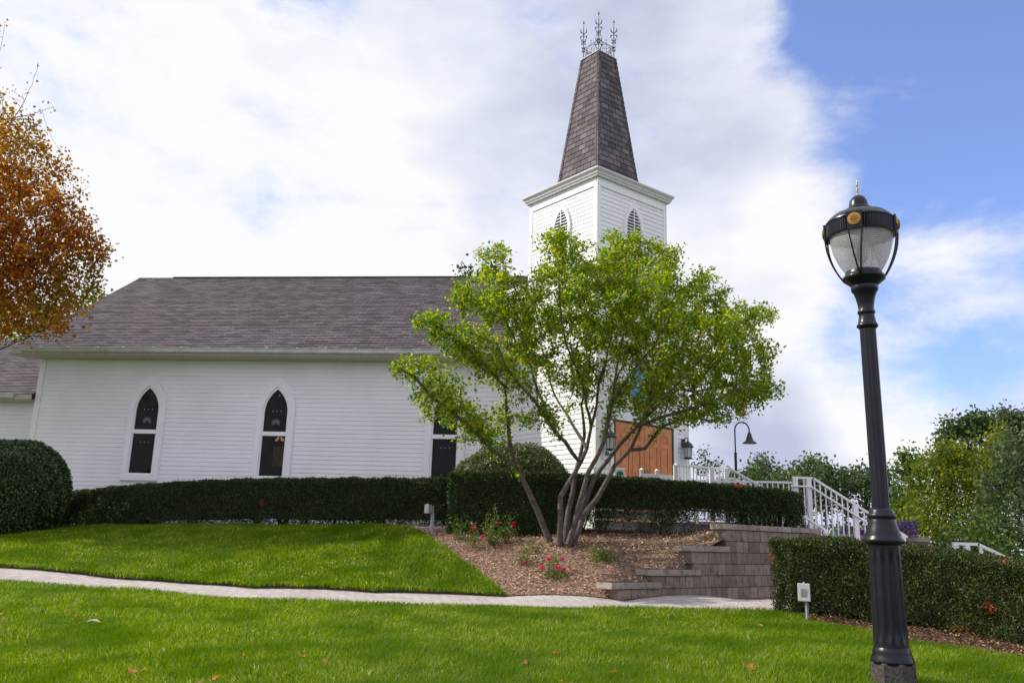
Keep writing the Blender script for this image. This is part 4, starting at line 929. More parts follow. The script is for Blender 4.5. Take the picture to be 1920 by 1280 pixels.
for nm, lb, bx, D, k, sp_, na, per, ln in (
    ('broadleaf_tree', 'tall grey green tree at the right, topmost against the sky', 1800, 42, 'dark', [(1840, 800, 45, 26, 1.8, 3), (1890, 790, 42, 26, 1.8, 3), (1790, 800, 32, 22, 1.4, 1.6), (1770, 818, 22, 14, 1, .8), (1865, 860, 80, 50, 2.2, 5), (1930, 830, 60, 60, 2, 3), (1800, 860, 50, 40, 2, 2)], 750, 17, .20),
    ('broadleaf_tree', 'slim dull green tree just right of the black lamp post', 1700, 40, 'mid', [(1705, 862, 22, 22, 1.2, 1.4), (1700, 910, 30, 45, 1.4, 2), (1690, 960, 26, 45, 1.4, 2)], 320, 15, .17),
    ('locust_tree', 'yellow green tree with the brightest foliage right of the lamp post', 1765, 33, 'yellow', [(1775, 855, 42, 32, 1.5, 3), (1740, 900, 46, 42, 1.7, 4), (1800, 905, 46, 50, 1.7, 4), (1725, 965, 42, 45, 1.7, 3), (1790, 980, 46, 42, 1.7, 3)], 800, 18, .14),
    ('locust_tree', 'olive yellow tree behind, second from the right edge', 1850, 34, 'yellow', [(1855, 870, 42, 32, 1.5, 3), (1860, 920, 42, 42, 1.6, 3), (1870, 820, 30, 24, 1.2, 1)], 420, 17, .15),
    ('sapling', 'small lime green tree in front of the yellow ones, beside the purple flowers', 1730, 27, 'yellow', [(1735, 945, 30, 36, .9, 2), (1725, 985, 34, 30, .9, 2), (1755, 990, 26, 30, .9, 1.5)], 260, 17, .11),
    ('broadleaf_tree', 'dark green broad tree cut by the right edge of the view', 1930, 27, 'dark', [(1915, 900, 50, 70, 1.8, 5), (1900, 985, 62, 62, 1.8, 5), (1965, 880, 60, 110, 2, 5), (1890, 850, 30, 30, 1.2, 1.5)], 950, 17, .14),
    ('broadleaf_shrub', 'fresh green bush above the short white handrail', 1835, 24, 'mid', [(1835, 985, 42, 36, 1.0, 3), (1850, 1020, 44, 30, 1.0, 3), (1800, 1020, 34, 28, 1.0, 2), (1770, 1030, 34, 24, 1, 2)], 480, 16, .11)):
    b_ = P(bx, 1000, D); b_.z = H - 3.0
    t_ = grown_tree(nm, lb, 'bush' if 'bush' in lb else 'tree', tuple(b_), [PB(a_, b__, D, c_, d_, e_, f_) for a_, b__, c_, d_, e_, f_ in sp_], na, FAR[k], per, ln, .20, step=.35, di=2.8, dk=.5, group=grp)
# dark woods that close the view below the crowns
def woods():
    n = 26000; x = RNG.uniform(6, 46, n); y = 58 + RNG.uniform(0, 7, n) - x * .25; z = H - 3.6 + RNG.uniform(0, 1, n) ** .8 * (3.4 + 1.2 * np.sin(x * .9) + .7 * np.sin(x * 2.3 + 1)) 
    c = np.column_stack([x, y, z]); l = RNG.uniform(.2, .5, n)
    return tag(leaves('far_woods', c, rdir(n), rdir(n) + np.array([0, -.3, .5]), l, l * .8, FAR['dark']), 'dark undergrowth far beyond the trees on the right', 'woods', kind='stuff')
woods()
b_ = P(1320, 930, 21.5); b_.z = H + .1
grown_tree('sapling', 'thin sparse sapling between the right lantern and the gooseneck lamp', 'tree', tuple(b_), [PB(1322, 870, 21.5, 34, 24, .5, 3), PB(1318, 845, 21.5, 10, 14, .3, .8), PB(1345, 872, 21.5, 22, 10, .4, 1)], 110, FAR['green'], 5, .075, .06, step=.14, di=1.3, dk=.2, tip=.004, cap=.02, depth=2, asp=.6)

# ------------------------------------------------------------------ hedges and shrubs
def path_points(ctrl, step=.03):
    pl = [np.array(c) for c in ctrl]; out = []; nrm = []
    # Catmull-Rom so the clipped front runs as a smooth curve
    for i in range(len(pl) - 1):
        p0_, p1_, p2_, p3_ = pl[max(i - 1, 0)], pl[i], pl[i + 1], pl[min(i + 2, len(pl) - 1)]
        m = max(2, int(np.linalg.norm(p2_ - p1_) / step))
        for t in np.arange(m) / m:
            out.append(.5 * ((2 * p1_) + (-p0_ + p2_) * t + (2 * p0_ - 5 * p1_ + 4 * p2_ - p3_) * t * t + (-p0_ + 3 * p1_ - 3 * p2_ + p3_) * t ** 3))
    out.append(pl[-1]); out = np.array(out); tg = np.gradient(out[:, :2], axis=0); tg = unit(tg); nr = np.column_stack([tg[:, 1], -tg[:, 0]])
    return out, nr          # nr points towards the viewer for a left-to-right run
def hedge(label, ctrl, thick, density, leaf, material, zlow=.02, sparse=None, wave=.03, core_from=.08, batter=.0, stems=False, bottom_round=.0, inset=.10):
    """ctrl: (x, y, ztop) along the front top edge; leaf cards over front, top, back and ends around a twiggy core"""
    C_, NR = path_points(ctrl); n = len(C_); g = terr(C_[:, 0], C_[:, 1]); seg = np.linalg.norm(np.diff(C_[:, :2], axis=0), axis=1); Lh = seg.sum()
    Hm = float(np.mean(C_[:, 2] - g)); c0 = C_[n // 2]
    h = empty('hedge', (c0[0], c0[1], g[n // 2]), 0, label, 'hedge')
    def surf(i, v, k):        # i index, v 0..1 height, k 0 front..1 back
        b = C_[i]; zz = g[i] + (C_[i, 2] - g[i]) * v; off = -NR[i] * (thick * k)[:, None]
        return np.column_stack([b[:, :2] + off, zz])
    parts = []; normals = []
    def bumps(p): return wave * (np.sin(p[:, 0] * 7 + 2 * np.sin(p[:, 2] * 5)) + np.sin(p[:, 1] * 9 + p[:, 2] * 8) + .8 * np.sin(p[:, 0] * 17 + p[:, 2] * 13))
    nf = int(Lh * Hm * density); i = RNG.integers(0, n, nf); v = RNG.uniform(0, 1, nf) ** .85; p = surf(i, v, np.zeros(nf)); dep = np.abs(RNG.normal(size=nf)) * .05
    nn3 = np.column_stack([NR[i], np.zeros(nf)]); p += nn3 * (bumps(p) - dep - bottom_round * (1 - v) ** 2 - .05 * np.clip((v - .9) / .1, 0, 1) ** 2)[:, None]; parts.append(p); normals.append(nn3); vv = [v]; ii = [i]
    nt_ = int(Lh * thick * density); i = RNG.integers(0, n, nt_); k = RNG.uniform(0, 1, nt_); p = surf(i, np.ones(nt_), k); p[:, 2] += bumps(p) * .6 - np.abs(RNG.normal(size=nt_)) * .04 - .04 * (np.abs(k - .5) * 2) ** 6
    parts.append(p); normals.append(np.tile([0, 0, 1.], (nt_, 1))); vv.append(np.ones(nt_)); ii.append(i)
    nb = int(nf * .35); i = RNG.integers(0, n, nb); v = RNG.uniform(0, 1, nb); p = surf(i, v, np.ones(nb)); nn3 = np.column_stack([-NR[i], np.zeros(nb)]); p += nn3 * bumps(p)[:, None]; parts.append(p); normals.append(nn3); vv.append(v); ii.append(i)
    for end, s in ((0, -1), (n - 1, 1)):
        ne = int(thick * Hm * density); i = np.full(ne, end); k = RNG.uniform(0, 1, ne); v = RNG.uniform(0, 1, ne); p = surf(i, v, k); tg = np.array([-NR[end][1], NR[end][0], 0]) * s
        p += tg * (bumps(p) - np.abs(RNG.normal(size=ne)) * .04 - .10 * (np.abs(k - .5) * 2) ** 4 - bottom_round * (1 - v) ** 2)[:, None]; parts.append(p); normals.append(np.tile(tg, (ne, 1))); vv.append(v); ii.append(i)
    # a little foliage inside
    ni = int(Lh * thick * Hm * density * .9); i = RNG.integers(0, n, ni); v = RNG.uniform(.0, 1, ni); k = RNG.uniform(.05, .95, ni); parts.append(surf(i, v, k)); normals.append(rdir(ni)); vv.append(v); ii.append(i)
    c = np.concatenate(parts); nr = np.concatenate(normals); v = np.concatenate(vv); i = np.concatenate(ii)
    if sparse is not None:
        keep = RNG.uniform(size=len(c)) < sparse(c, v, i / n); c, nr, v = c[keep], nr[keep], v[keep]
    m = len(c); so_ = RNG.uniform(size=m) < .012; c[so_] += nr[so_] * RNG.uniform(.02, .075, (so_.sum(), 1)); d = nr * .55 + rdir(m) * .9 + np.array([0, 0, .25]); ln = leaf * RNG.uniform(.6, 1.4, m)
    rel(leaves('foliage', c, d, nr + rdir(m) * .8, ln, ln * .42, material), h)
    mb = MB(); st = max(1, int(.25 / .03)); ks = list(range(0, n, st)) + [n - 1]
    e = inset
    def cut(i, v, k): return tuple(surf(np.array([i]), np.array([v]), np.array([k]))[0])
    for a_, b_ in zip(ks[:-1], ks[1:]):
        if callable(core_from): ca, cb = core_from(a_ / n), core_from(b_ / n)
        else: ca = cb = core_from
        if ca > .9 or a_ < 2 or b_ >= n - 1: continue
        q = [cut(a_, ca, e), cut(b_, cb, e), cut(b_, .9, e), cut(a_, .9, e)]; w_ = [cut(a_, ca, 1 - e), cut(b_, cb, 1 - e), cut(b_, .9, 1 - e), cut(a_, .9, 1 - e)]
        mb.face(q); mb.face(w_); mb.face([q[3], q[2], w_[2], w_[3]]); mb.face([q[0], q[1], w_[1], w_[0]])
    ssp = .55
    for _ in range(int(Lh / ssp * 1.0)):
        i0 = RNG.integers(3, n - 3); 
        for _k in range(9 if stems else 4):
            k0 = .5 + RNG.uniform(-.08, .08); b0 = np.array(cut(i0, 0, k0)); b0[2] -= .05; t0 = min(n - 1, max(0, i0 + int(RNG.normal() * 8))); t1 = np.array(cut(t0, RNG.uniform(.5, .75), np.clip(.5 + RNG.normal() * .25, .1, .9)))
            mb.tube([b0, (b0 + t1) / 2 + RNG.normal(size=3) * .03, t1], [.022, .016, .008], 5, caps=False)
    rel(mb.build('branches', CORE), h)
    return h
def HP(x, y, D): p = P(x, y, D); return (p.x, p.y, p.z)
hedge('long low dark hedge running below the church windows', [HP(60, 930, 20.9), HP(125, 922, 20.7), HP(200, 913, 20.3), HP(300, 904, 19.9), HP(480, 897, 19.3), HP(660, 896, 18.7), HP(760, 896, 18.4), HP(838, 895, 18.15)], .9, 4200, .042, YEWL, wave=.022,
      sparse=lambda c, v, t: np.where((v < .16) & (t > .3), np.clip(.9 + .4 * np.sin(c[:, 0] * 3.1) * np.sin(c[:, 0] * 7.7 + 2), .6, 1), 1), core_from=lambda t: .05 if t < .3 else .16)
hedge('clipped dark hedge behind the multi-stemmed tree, brown at its left end', [HP(842, 885, 16.95), HP(870, 883, 16.9), HP(1000, 884, 16.6), HP(1150, 892, 16.55), HP(1250, 899, 16.7), HP(1350, 906, 17.0), HP(1430, 913, 17.3), HP(1480, 918, 17.6), HP(1508, 924, 18.0)], .95, 4200, .042, YEWL, wave=.02,
      sparse=lambda c, v, t: np.where(t < .34, 1, np.clip((v - .12 + .14 * np.sin(c[:, 0] * 4.3) + .08 * np.sin(c[:, 0] * 11)) / .34, .12, 1)), core_from=lambda t: .05 if t < .34 else .50, stems=True)
hedge('clipped green hedge with rusty patches behind the lamp post at the right', [HP(1441, 1012, 12.0), HP(1475, 1010, 11.8), HP(1560, 1012, 11.4), HP(1700, 1027, 10.7), HP(1800, 1044, 10.0), HP(1880, 1058, 9.4), HP(1990, 1080, 8.7), HP(2150, 1110, 7.9)], 1.0, 8500, .031, YEWL2, wave=.03, bottom_round=.05, core_from=.08, inset=.17)

def shrub(label, c, r, zb, n, leaf, material, sq_=2.4):
    """rounded clipped shrub: superellipsoid shell of leaves on a twiggy core"""
    s = empty('rounded_shrub', (c[0], c[1], zb), 0, label, 'shrub'); d = rdir(int(n * 1.4)); d = d[d[:, 2] > -.85]
    k = (np.abs(d[:, 0]) ** sq_ + np.abs(d[:, 1]) ** sq_ + np.abs(d[:, 2]) ** sq_) ** (-1 / sq_); m = len(d)
    b = 1 + .03 * np.sin(d[:, 0] * 9 + d[:, 2] * 5) + .025 * np.sin(d[:, 1] * 13 + d[:, 2] * 8) - np.abs(RNG.normal(size=m)) * .045
    p = np.array(c) + d * (k * b)[:, None] * np.array(r); keep = p[:, 2] > zb + .03; p, d = p[keep], d[keep]; m = len(p); ln = leaf * RNG.uniform(.6, 1.3, m)
    rel(leaves('foliage', p, d * .4 + rdir(m), d + rdir(m) * .7, ln, ln * .6, material), s)
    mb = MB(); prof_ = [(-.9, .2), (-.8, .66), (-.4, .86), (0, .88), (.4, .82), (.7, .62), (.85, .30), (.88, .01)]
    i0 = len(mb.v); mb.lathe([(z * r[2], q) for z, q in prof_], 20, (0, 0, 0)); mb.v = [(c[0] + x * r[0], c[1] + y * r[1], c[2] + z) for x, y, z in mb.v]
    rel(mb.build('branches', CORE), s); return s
q = P(14, 905, 19.0); zg = tz(q.x, q.y); top = P(20, 826, 18.6).z; shrub('big rounded dark green shrub at the left edge of the lawn', (q.x, q.y, (zg + top) / 2 - .1), (1.14, 1.15, (top - zg) / 2 + .12), zg, 42000, .055, SHRUBL, 2.7)
q = P(962, 880, 18.55); zg = tz(q.x, q.y); top = P(962, 831, 18.55).z; shrub('light green domed shrub against the shaded foot of the steeple wall', (q.x, q.y, zg + .6), (1.38, .8, top - zg - .6), zg, 34000, .045, BOXL, 2.1)

# roses
def flower(name, p, r, material, parent):
    n = 16; th = np.arange(n) * 2.4; k = np.sqrt(np.arange(n) / n); face_ = unit(np.array([[RNG.uniform(-.4, .4), -1, .5]]))[0]; a = unit(np.cross(face_, [0, 0, 1.])); b = np.cross(face_, a)
    d = (a[None] * np.cos(th)[:, None] + b[None] * np.sin(th)[:, None]) * k[:, None] + face_[None] * (1.05 - k)[:, None]
    c = np.tile(np.array(p), (n, 1)); rr = np.full(n, r * 1.0); return rel(leaves(name, c, d, face_[None] - d * .5, rr, rr * .95, material, fold=.3), parent)
def rosebush(label, px, py, D, canes, leafn, flowers, fr=.042):
    b = P(px, py, D); zg = tz(b.x, b.y); s = empty('rose_bush', (b.x, b.y, zg), 0, label, 'rose bush'); mb = MB(); C_, A_ = [], []
    for tx, ty, dd in canes:
        t = P(tx, ty, D + dd); s0 = Vector((b.x + random.uniform(-.08, .08), b.y + random.uniform(-.05, .05), zg - .02)); m = (s0 + t) / 2 + Vector((random.uniform(-.05, .05), 0, .03)); mb.tube([s0, m, t], [.006, .005, .003], 4, caps=False)
        for _ in range(int(leafn * 2.4)):
            u = random.uniform(.12, 1.03); q = (s0.lerp(m, u * 2) if u < .5 else m.lerp(t, u * 2 - 1)); C_.append(np.array(q) + RNG.normal(size=3) * np.array([.055, .055, .035]))
    rel(mb.build('canes', mat('rose_cane', (.10, .12, .03), (.16, .08, .04), rough=.7)), s); C_ = np.array(C_); m = len(C_); ln = .042 * RNG.uniform(.6, 1.3, m)
    rel(leaves('foliage', C_, rdir(m) + [0, 0, .2], rdir(m) + [0, -.2, .8], ln, ln * .65, ROSEL), s)
    for fx, fy, dd, mt in flowers: flower('flower', P(fx, fy, D + dd), fr, mt, s)
    return s
rosebush('tall leafy rose bush in front of the hedge, the highest of the rose bushes', 925, 1008, 16.2, [(928, 942, 0), (915, 965, .1), (935, 968, -.1), (905, 985, .1), (942, 985, -.1), (918, 990, -.3), (925, 975, .2), (911, 1000, -.2), (938, 998, .2)], 30, [(934, 982, -.1, ROSER), (905, 1005, -.3, ROSEP)])
rosebush('small rose bush with red blooms, leftmost beside the grass edge', 889, 1012, 16.1, [(876, 973, 0), (885, 982, .1), (892, 985, -.1), (880, 995, 0), (893, 1000, -.2)], 22, [(885, 985, 0, ROSER), (888, 991, -.1, ROSEP)])
rosebush('rose bush with one large red bloom right of the tallest rose bush', 950, 1004, 16.3, [(957, 968, 0), (948, 975, 0), (962, 984, 0), (943, 988, 0), (955, 992, -.1), (965, 994, .1)], 26, [(963, 981, -.1, ROSER), (964, 986, -.1, ROSER)])
rosebush('low rose bush covered with pink blooms below the tree trunks', 1040, 1090, 14.5, [(1017, 1060, 0), (1030, 1045, .1), (1045, 1040, .1), (1060, 1068, 0), (1028, 1075, -.2), (1050, 1080, -.2), (1065, 1082, 0), (1040, 1058, 0)], 26,
         [(1029, 1048, 0, ROSEP), (1017, 1064, -.1, ROSEP), (1044, 1063, -.1, ROSEP), (1057, 1067, -.1, ROSEP), (1055, 1047, .1, ROSEM)], .046)
rosebush('leafy green rose bush without open blooms left of the stone wall', 1130, 1062, 15.0, [(1105, 1030, 0), (1118, 1035, 0), (1135, 1032, .1), (1150, 1040, .1), (1160, 1045, 0), (1112, 1050, -.2), (1140, 1055, -.2), (1128, 1045, 0), (1118, 1022, .1)], 34, [(1114, 1024, .1, ROSEM)], .03)
rosebush('sparse rose bush with a single pink bloom on the bank', 985, 1062, 15.1, [(978, 1030, .1), (992, 1040, 0), (968, 1042, 0), (1000, 1050, .1), (985, 1045, 0)], 14, [(983, 1053, -.1, ROSEP)], .036)
rosebush('sparse weedy rose bush just left of the tree base', 1000, 1040, 15.5, [(980, 1020, 0), (995, 1015, .1), (1008, 1022, 0), (1015, 1035, 0), (970, 1032, .1)], 13, [])
rosebush('small yellowish bush at the foot of the hedge corner', 862, 1002, 16.6, [(850, 975, 0), (860, 972, 0), (872, 980, 0), (866, 985, 0), (855, 990, 0)], 18, [])

# ------------------------------------------------------------------ the near lamp post
def project(p):
    q = np.array([p[0], p[1], p[2] - H]); c = q @ cF; return 960 + FPX * (q @ cR) / c, 640 - FPX * (q @ cU) / c, c
def z_on(x, y, py):          # height on the vertical through (x, y) that shows at picture row py
    lo, hi = -6, 25
    for _ in range(50):
        m = (lo + hi) / 2
        if project((x, y, m))[1] > py: lo = m
        else: hi = m
    return m
LB = P(1677, 1290, 6.8); lz = tz(LB.x, LB.y)
lamp = empty('street_lamp', (LB.x, LB.y, lz), 0, 'tall black street lamp with ribbed glass globe and gold medallions', 'street lamp')
lamp.rotation_euler = (0, rad(-.35), 0)
def LP(lst):                 # (row, width in photo px) -> (local z, radius)
    out = []
    for y, wpx in lst:
        z = z_on(LB.x, LB.y, y); out.append((z - lz, .935 * wpx / 2 * project((LB.x, LB.y, z))[2] / FPX))
    return out
flute = lambda k, a: (lambda t, z: 1 - a * max(0, math.cos(k * t)) ** .7)
mb = MB(); prof = LP([(1300, 91), (1243, 89), (1240, 86)]); mb.lathe([(-.3, prof[0][1])] + prof + [(prof[-1][0] + .004, .12)], 8, smooth=False); mb.build('footing', CONC, lamp)
mb = MB(); mb.lathe(LP([(1243.5, 60), (1243, 84), (1236, 82), (1231, 78), (1228, 76), (1224, 73), (1221, 74), (1216, 70), (1212, 66)]), 40)
mb.build('base_ring', LAMPPAINT, lamp)
mb = MB(); a, b = LP([(1213, 66), (1206, 65.5)]), LP([(1030, 59.5), (1020, 60)])
za, zb_ = a[1][0], b[0][0]
def fl(t, z):
    e_ = min(1, max(0, (z - za - .02) / .05), max(0, (zb_ - .02 - z) / .05)); c_ = math.cos(12 * t); return 1 - .11 * e_ * (1 if c_ > .25 else (max(0, c_ + .15) / .4 if c_ > -.15 else 0))
mb.lathe(a[:1] + [(za + (zb_ - za) * k / 24, a[1][1] + (b[0][1] - a[1][1]) * k / 24) for k in range(25)] + b[1:], 144, mod=fl); mb.build('fluted_base', LAMPPAINT, lamp)
mb = MB(); mb.lathe(LP([(1022, 58), (1019, 72), (1015, 78), (1010, 77), (1007, 70), (1003, 69), (990, 59), (980, 53), (974, 50), (973, 49), (971, 53), (967, 55), (963, 53), (962, 47), (960, 47), (958, 45), (955, 43), (953, 36)]), 48); mb.build('bell_collar', LAMPPAINT, lamp)
mb = MB(); s0, s1 = LP([(956, 33.5)])[0], LP([(616, 30.5)])[0]
mb.lathe([(s0[0] + (s1[0] - s0[0]) * k / 8, s0[1] + (s1[1] - s0[1]) * k / 8) for k in range(9)], 96, mod=lambda t, z: 1 - .10 * (0 if math.cos(12 * t) < 0 else math.cos(12 * t) ** .5)); mb.build('shaft', LAMPPAINT, lamp)
mb = MB(); mb.lathe(LP([(617, 31), (613, 40), (610, 41), (608, 37), (602, 33), (594, 30), (590, 29), (588, 33), (585, 34), (582, 31), (580, 29), (572, 31), (560, 36), (550, 43), (546, 50), (541, 52), (537, 50)]), 60); mb.build('capital', LAMPPAINT, lamp)
mb = MB(); mb.lathe(LP([(538, 48), (533, 58), (527, 74), (525, 80), (521, 82), (519, 78), (517, 70), (513, 70), (509, 66)]), 60); mb.build('globe_collar', LAMPPAINT, lamp)
GL = bpy.data.materials.new('ribbed_globe_glass'); GL.use_nodes = True; t = GL.node_tree; b = t.nodes['Principled BSDF']
b.inputs['Base Color'].default_value = (.82, .81, .84, 1); b.inputs['Roughness'].default_value = .22; b.inputs['Coat Weight'].default_value = .4
co = N(t, 'ShaderNodeTexCoord'); sx = N(t, 'ShaderNodeSeparateXYZ'); t.links.new(co.outputs['Object'], sx.inputs[0])
at = math_(t, 'ARCTAN2', sx.outputs[1], sx.outputs[0]); s1_ = math_(t, 'SINE', math_(t, 'MULTIPLY', at, 90)); s2_ = math_(t, 'SINE', math_(t, 'MULTIPLY', sx.outputs[2], 420))
hh = math_(t, 'ADD', s1_, math_(t, 'MULTIPLY', s2_, .6)); bp = N(t, 'ShaderNodeBump'); bp.inputs['Strength'].default_value = .5; bp.inputs['Distance'].default_value = .004; t.links.new(hh, bp.inputs['Height']); t.links.new(bp.outputs[0], b.inputs['Normal'])
nz = N(t, 'ShaderNodeTexNoise'); nz.inputs['Scale'].default_value = 7; mpn = N(t, 'ShaderNodeMapping'); mpn.inputs['Scale'].default_value = (1, 1, .5); t.links.new(co.outputs['Object'], mpn.inputs[0]); t.links.new(mpn.outputs[0], nz.inputs['Vector'])
tl = N(t, 'ShaderNodeBsdfTranslucent'); tl.inputs[0].default_value = (.86, .84, .86, 1); t.links.new(bp.outputs[0], tl.inputs['Normal']); tp = N(t, 'ShaderNodeBsdfTransparent'); tp.inputs[0].default_value = (.92, .92, .94, 1)
m1 = N(t, 'ShaderNodeMixShader'); m1.inputs[0].default_value = .5; t.links.new(b.outputs[0], m1.inputs[1]); t.links.new(tl.outputs[0], m1.inputs[2])
m2 = N(t, 'ShaderNodeMixShader'); t.links.new(math_(t, 'MULTIPLY', nz.outputs[0], .62), m2.inputs[0]); t.links.new(m1.outputs[0], m2.inputs[1]); t.links.new(tp.outputs[0], m2.inputs[2]); t.links.new(m2.outputs[0], t.nodes['Material Output'].inputs[0])
mb = MB(); mb.lathe(LP([(512, 66), (506, 74), (497, 86), (485, 99), (470, 110), (455, 116), (440, 119), (428, 119)]), 72); mb.build('globe', GL, lamp)
mb = MB(); z_, r_ = LP([(470, 20)])[0]; mb.lathe([(z_ - .10, .03), (z_ - .05, .045), (z_ + .08, .045), (z_ + .12, .02)], 12); mb.build('bulb_socket', mat('socket_grey', (.25, .25, .27), rough=.4), lamp)
bandm = lambda t, z: 1 + .012 * (1 if math.cos(84 * t) > 0 else -1)
zt0, rb = LP([(443, 130)])[0]; zt1, _ = LP([(420, 130)])[0]
mb = MB(); mb.lathe([(zt0 - .012, rb * .90), (zt0 - .012, rb * 1.0), (zt0 - .002, rb * 1.01), (zt0, rb * .985), (zt1, rb * .985)], 252, mod=lambda t, z: bandm(t, z) if zt0 - .001 < z < zt1 + .001 else 1, smooth=False)
mb.lathe([(zt1, rb * 1.01), (zt1 + .012, rb * 1.0)], 64); mb.build('ribbed_band', LAMPPAINT, lamp)
mb = MB(); mb.lathe([(zt1 + .010, rb * 1.005), (zt1 + .022, rb * .97)] + LP([(411, 117), (405, 102), (402, 86), (400, 70), (398.5, 58), (397, 56), (394.5, 55), (393, 50), (392, 40), (391, 37.5), (384, 36), (377, 32), (371, 24), (367.5, 12), (367, 4)]), 64); mb.build('hood', LAMPPAINT, lamp)
mb = MB(); mb.lathe(LP([(369, 6), (367, 4.5), (363, 3.2), (360, 4.5), (357, 4.8), (352, 3), (349, 2.6), (348, 4.6), (346.5, 4.8), (345, 2.6), (343.5, 4), (342, 2.4), (338.5, 1)]), 12); mb.build('finial', GOLD, lamp)
zc0, rc0 = LP([(522, 80)])[0]
view_t = math.atan2(-LB.y, -LB.x)
for k in range(4):
    t0 = view_t - rad(8) + k * math.pi / 2; er = Vector((math.cos(t0), math.sin(t0), 0)); et = Vector((-er.y, er.x, 0)); mb = MB()
    for s in (-1, 1):
        pts = []
        for u in np.linspace(0, 1, 9):
            z = zt0 + (zc0 - zt0) * u; rr = rb * 1.02 - (rb * 1.02 - rc0 * 1.0) * (u ** 2.1)
            pts.append(er * rr + et * s * (.052 * (1 - u) + .006) + Vector((0, 0, z)))
        mb.tube(pts, .0075, 6)
    mb.obox(er * (rb * 1.02) + Vector((0, 0, (zt0 + zt1) / 2)), er * .008, et * .062, (0, 0, (zt1 - zt0) / 2 + .018))
    arm = mb.build('globe_arm', LAMPPAINT, lamp)
    md = MB(); cM = er * (rb * 1.03) + Vector((0, 0, (zt0 + zt1) / 2 + .004))
    def disc(rad_, o0, o1, n=24):
        A = [cM + er * o0 + et * rad_ * math.cos(x) + Vector((0, 0, rad_ * math.sin(x))) for x in np.linspace(0, 2 * math.pi, n + 1)[:-1]]; B = [p + er * (o1 - o0) for p in A]
        md.mesh(A + B, [(i, (i + 1) % n, n + (i + 1) % n, n + i) for i in range(n)] + [tuple(range(n, 2 * n))])
    disc(.052, 0, .014); disc(.044, .014, .020); md.build('medallion', GOLD, arm)
    md = MB(); 
    for q in range(8):
        x = q * math.pi / 4; cc = cM + er * .022 + et * .022 * math.cos(x) + Vector((0, 0, .022 * math.sin(x))); dv = et * math.cos(x) + Vector((0, 0, math.sin(x))); sv = et * -math.sin(x) + Vector((0, 0, math.cos(x))); md.obox(cc, dv * .011, sv * .005, er * .003)
    md.obox(cM + er * .022, et * .007, (0, 0, .007), er * .004); md.build('rosette', mat('dark_gold', (.28, .15, .03), rough=.4, metal=.6), arm)

# ------------------------------------------------------------------ gooseneck lamp beyond the railing
D = 24; q = P(1380, 880, D); zb2 = tz(q.x, q.y); zt2 = P(1385, 806, D).z
gl_ = empty('gooseneck_lamp', (q.x, q.y, zb2), 0, 'dark gooseneck lamp with bell shade standing behind the white railing', 'street lamp')
Rg = .205; zz = zt2 - zb2; px = lambda n_: n_ * D / FPX
mb = MB(); mb.tube([(0, 0, 0), (0, 0, P(1380, 850, D).z - zb2)], .038, 10); mb.lathe([(P(1380, 850, D).z - zb2 - .02, .045), (P(1380, 850, D).z - zb2 + .02, .045), (P(1380, 850, D).z - zb2 + .03, .025)], 10); mb.build('pole', DARKMETAL, gl_)
mb = MB(); mb.tube([(0, 0, 1.0), (0, 0, zz)] + [(Rg - Rg * math.cos(a), 0, zz + Rg * 1.12 * math.sin(a)) for a in np.linspace(.2, math.pi, 14)] + [(2 * Rg, 0, zz - .06)], .021, 8); mb.build('curved_arm', DARKMETAL, gl_)
mb = MB(); mb.lathe([(zz - .05, .03), (zz - .09, .045), (zz - .10, .06), (zz - .17, .065), (zz - .19, .085), (zz - .26, .10), (zz - .31, .13), (zz - .355, .20), (zz - .37, .205), (zz - .37, .19), (zz - .33, .12), (zz - .25, .08)], 28, (2 * Rg, 0, 0)); mb.build('bell_shade', DARKMETAL, gl_)
mb = MB(); mb.lathe([(zz - .365, .001), (zz - .385, .06), (zz - .375, .13), (zz - .345, .15)], 20, (2 * Rg, 0, 0)); mb.build('lens', LANTG, gl_)

# ------------------------------------------------------------------ white railings
def railing(name, label, pts, low, sp=.115, posts=(), pw=.10, rw=.06, bal=.024, mids=(), group='white railings of the entrance stairs', bottom=.10, post_ext=0):
    """pts: top rail polyline (world); low: height of the balusters; posts: arc lengths"""
    pts = [Vector(p) for p in pts]; r_ = empty(name, pts[0] - Vector((0, 0, low)), 0, label, 'railing', group); o = r_.location.copy()
    pts = [p - o for p in pts]; mb = MB()
    for a, b in zip(pts[:-1], pts[1:]): e = (b - a).normalized() * .012; mb.bar(a - e, b + e, rw, .045)
    mb.build('top_rail', RAIL, r_); mb = MB()
    for a, b in zip(pts[:-1], pts[1:]): mb.bar(a - Vector((0, 0, low - bottom)), b - Vector((0, 0, low - bottom)), .04, .035)
    mb.build('bottom_rail', RAIL, r_)
    if mids:
        mb = MB()
        for m in mids: mb.tube([Vector(p) - o for p in m], .021, 8)
        mb.build('handrail', RAIL, r_)
    s = 0; seg = [((b - a).length, a, b) for a, b in zip(pts[:-1], pts[1:])]; tot = sum(Vector((x[2] - x[1]).xy).length for x in seg)
    def at(d):
        for l, a, b in seg:
            h_ = Vector((b - a).xy).length
            if d <= h_ + 1e-6: return a.lerp(b, d / h_ if h_ else 0)
            d -= h_
        return b
    d = sp
    while d < tot:
        if not any(abs(d - p_) < pw * .8 for p_ in posts):
            p = at(d); mb = MB(); mb.box((p.x - bal / 2, p.y - bal / 2, p.z - low + bottom), (p.x + bal / 2, p.y + bal / 2, p.z - .02)); mb.build('baluster', RAIL, r_)
        d += sp
    for p_ in posts:
        p = at(p_); mb = MB(); mb.box((p.x - pw / 2, p.y - pw / 2, p.z - low - .1), (p.x + pw / 2, p.y + pw / 2, p.z - .015)); mb.build('post', RAIL, r_)
    return r_
D1 = 17.6
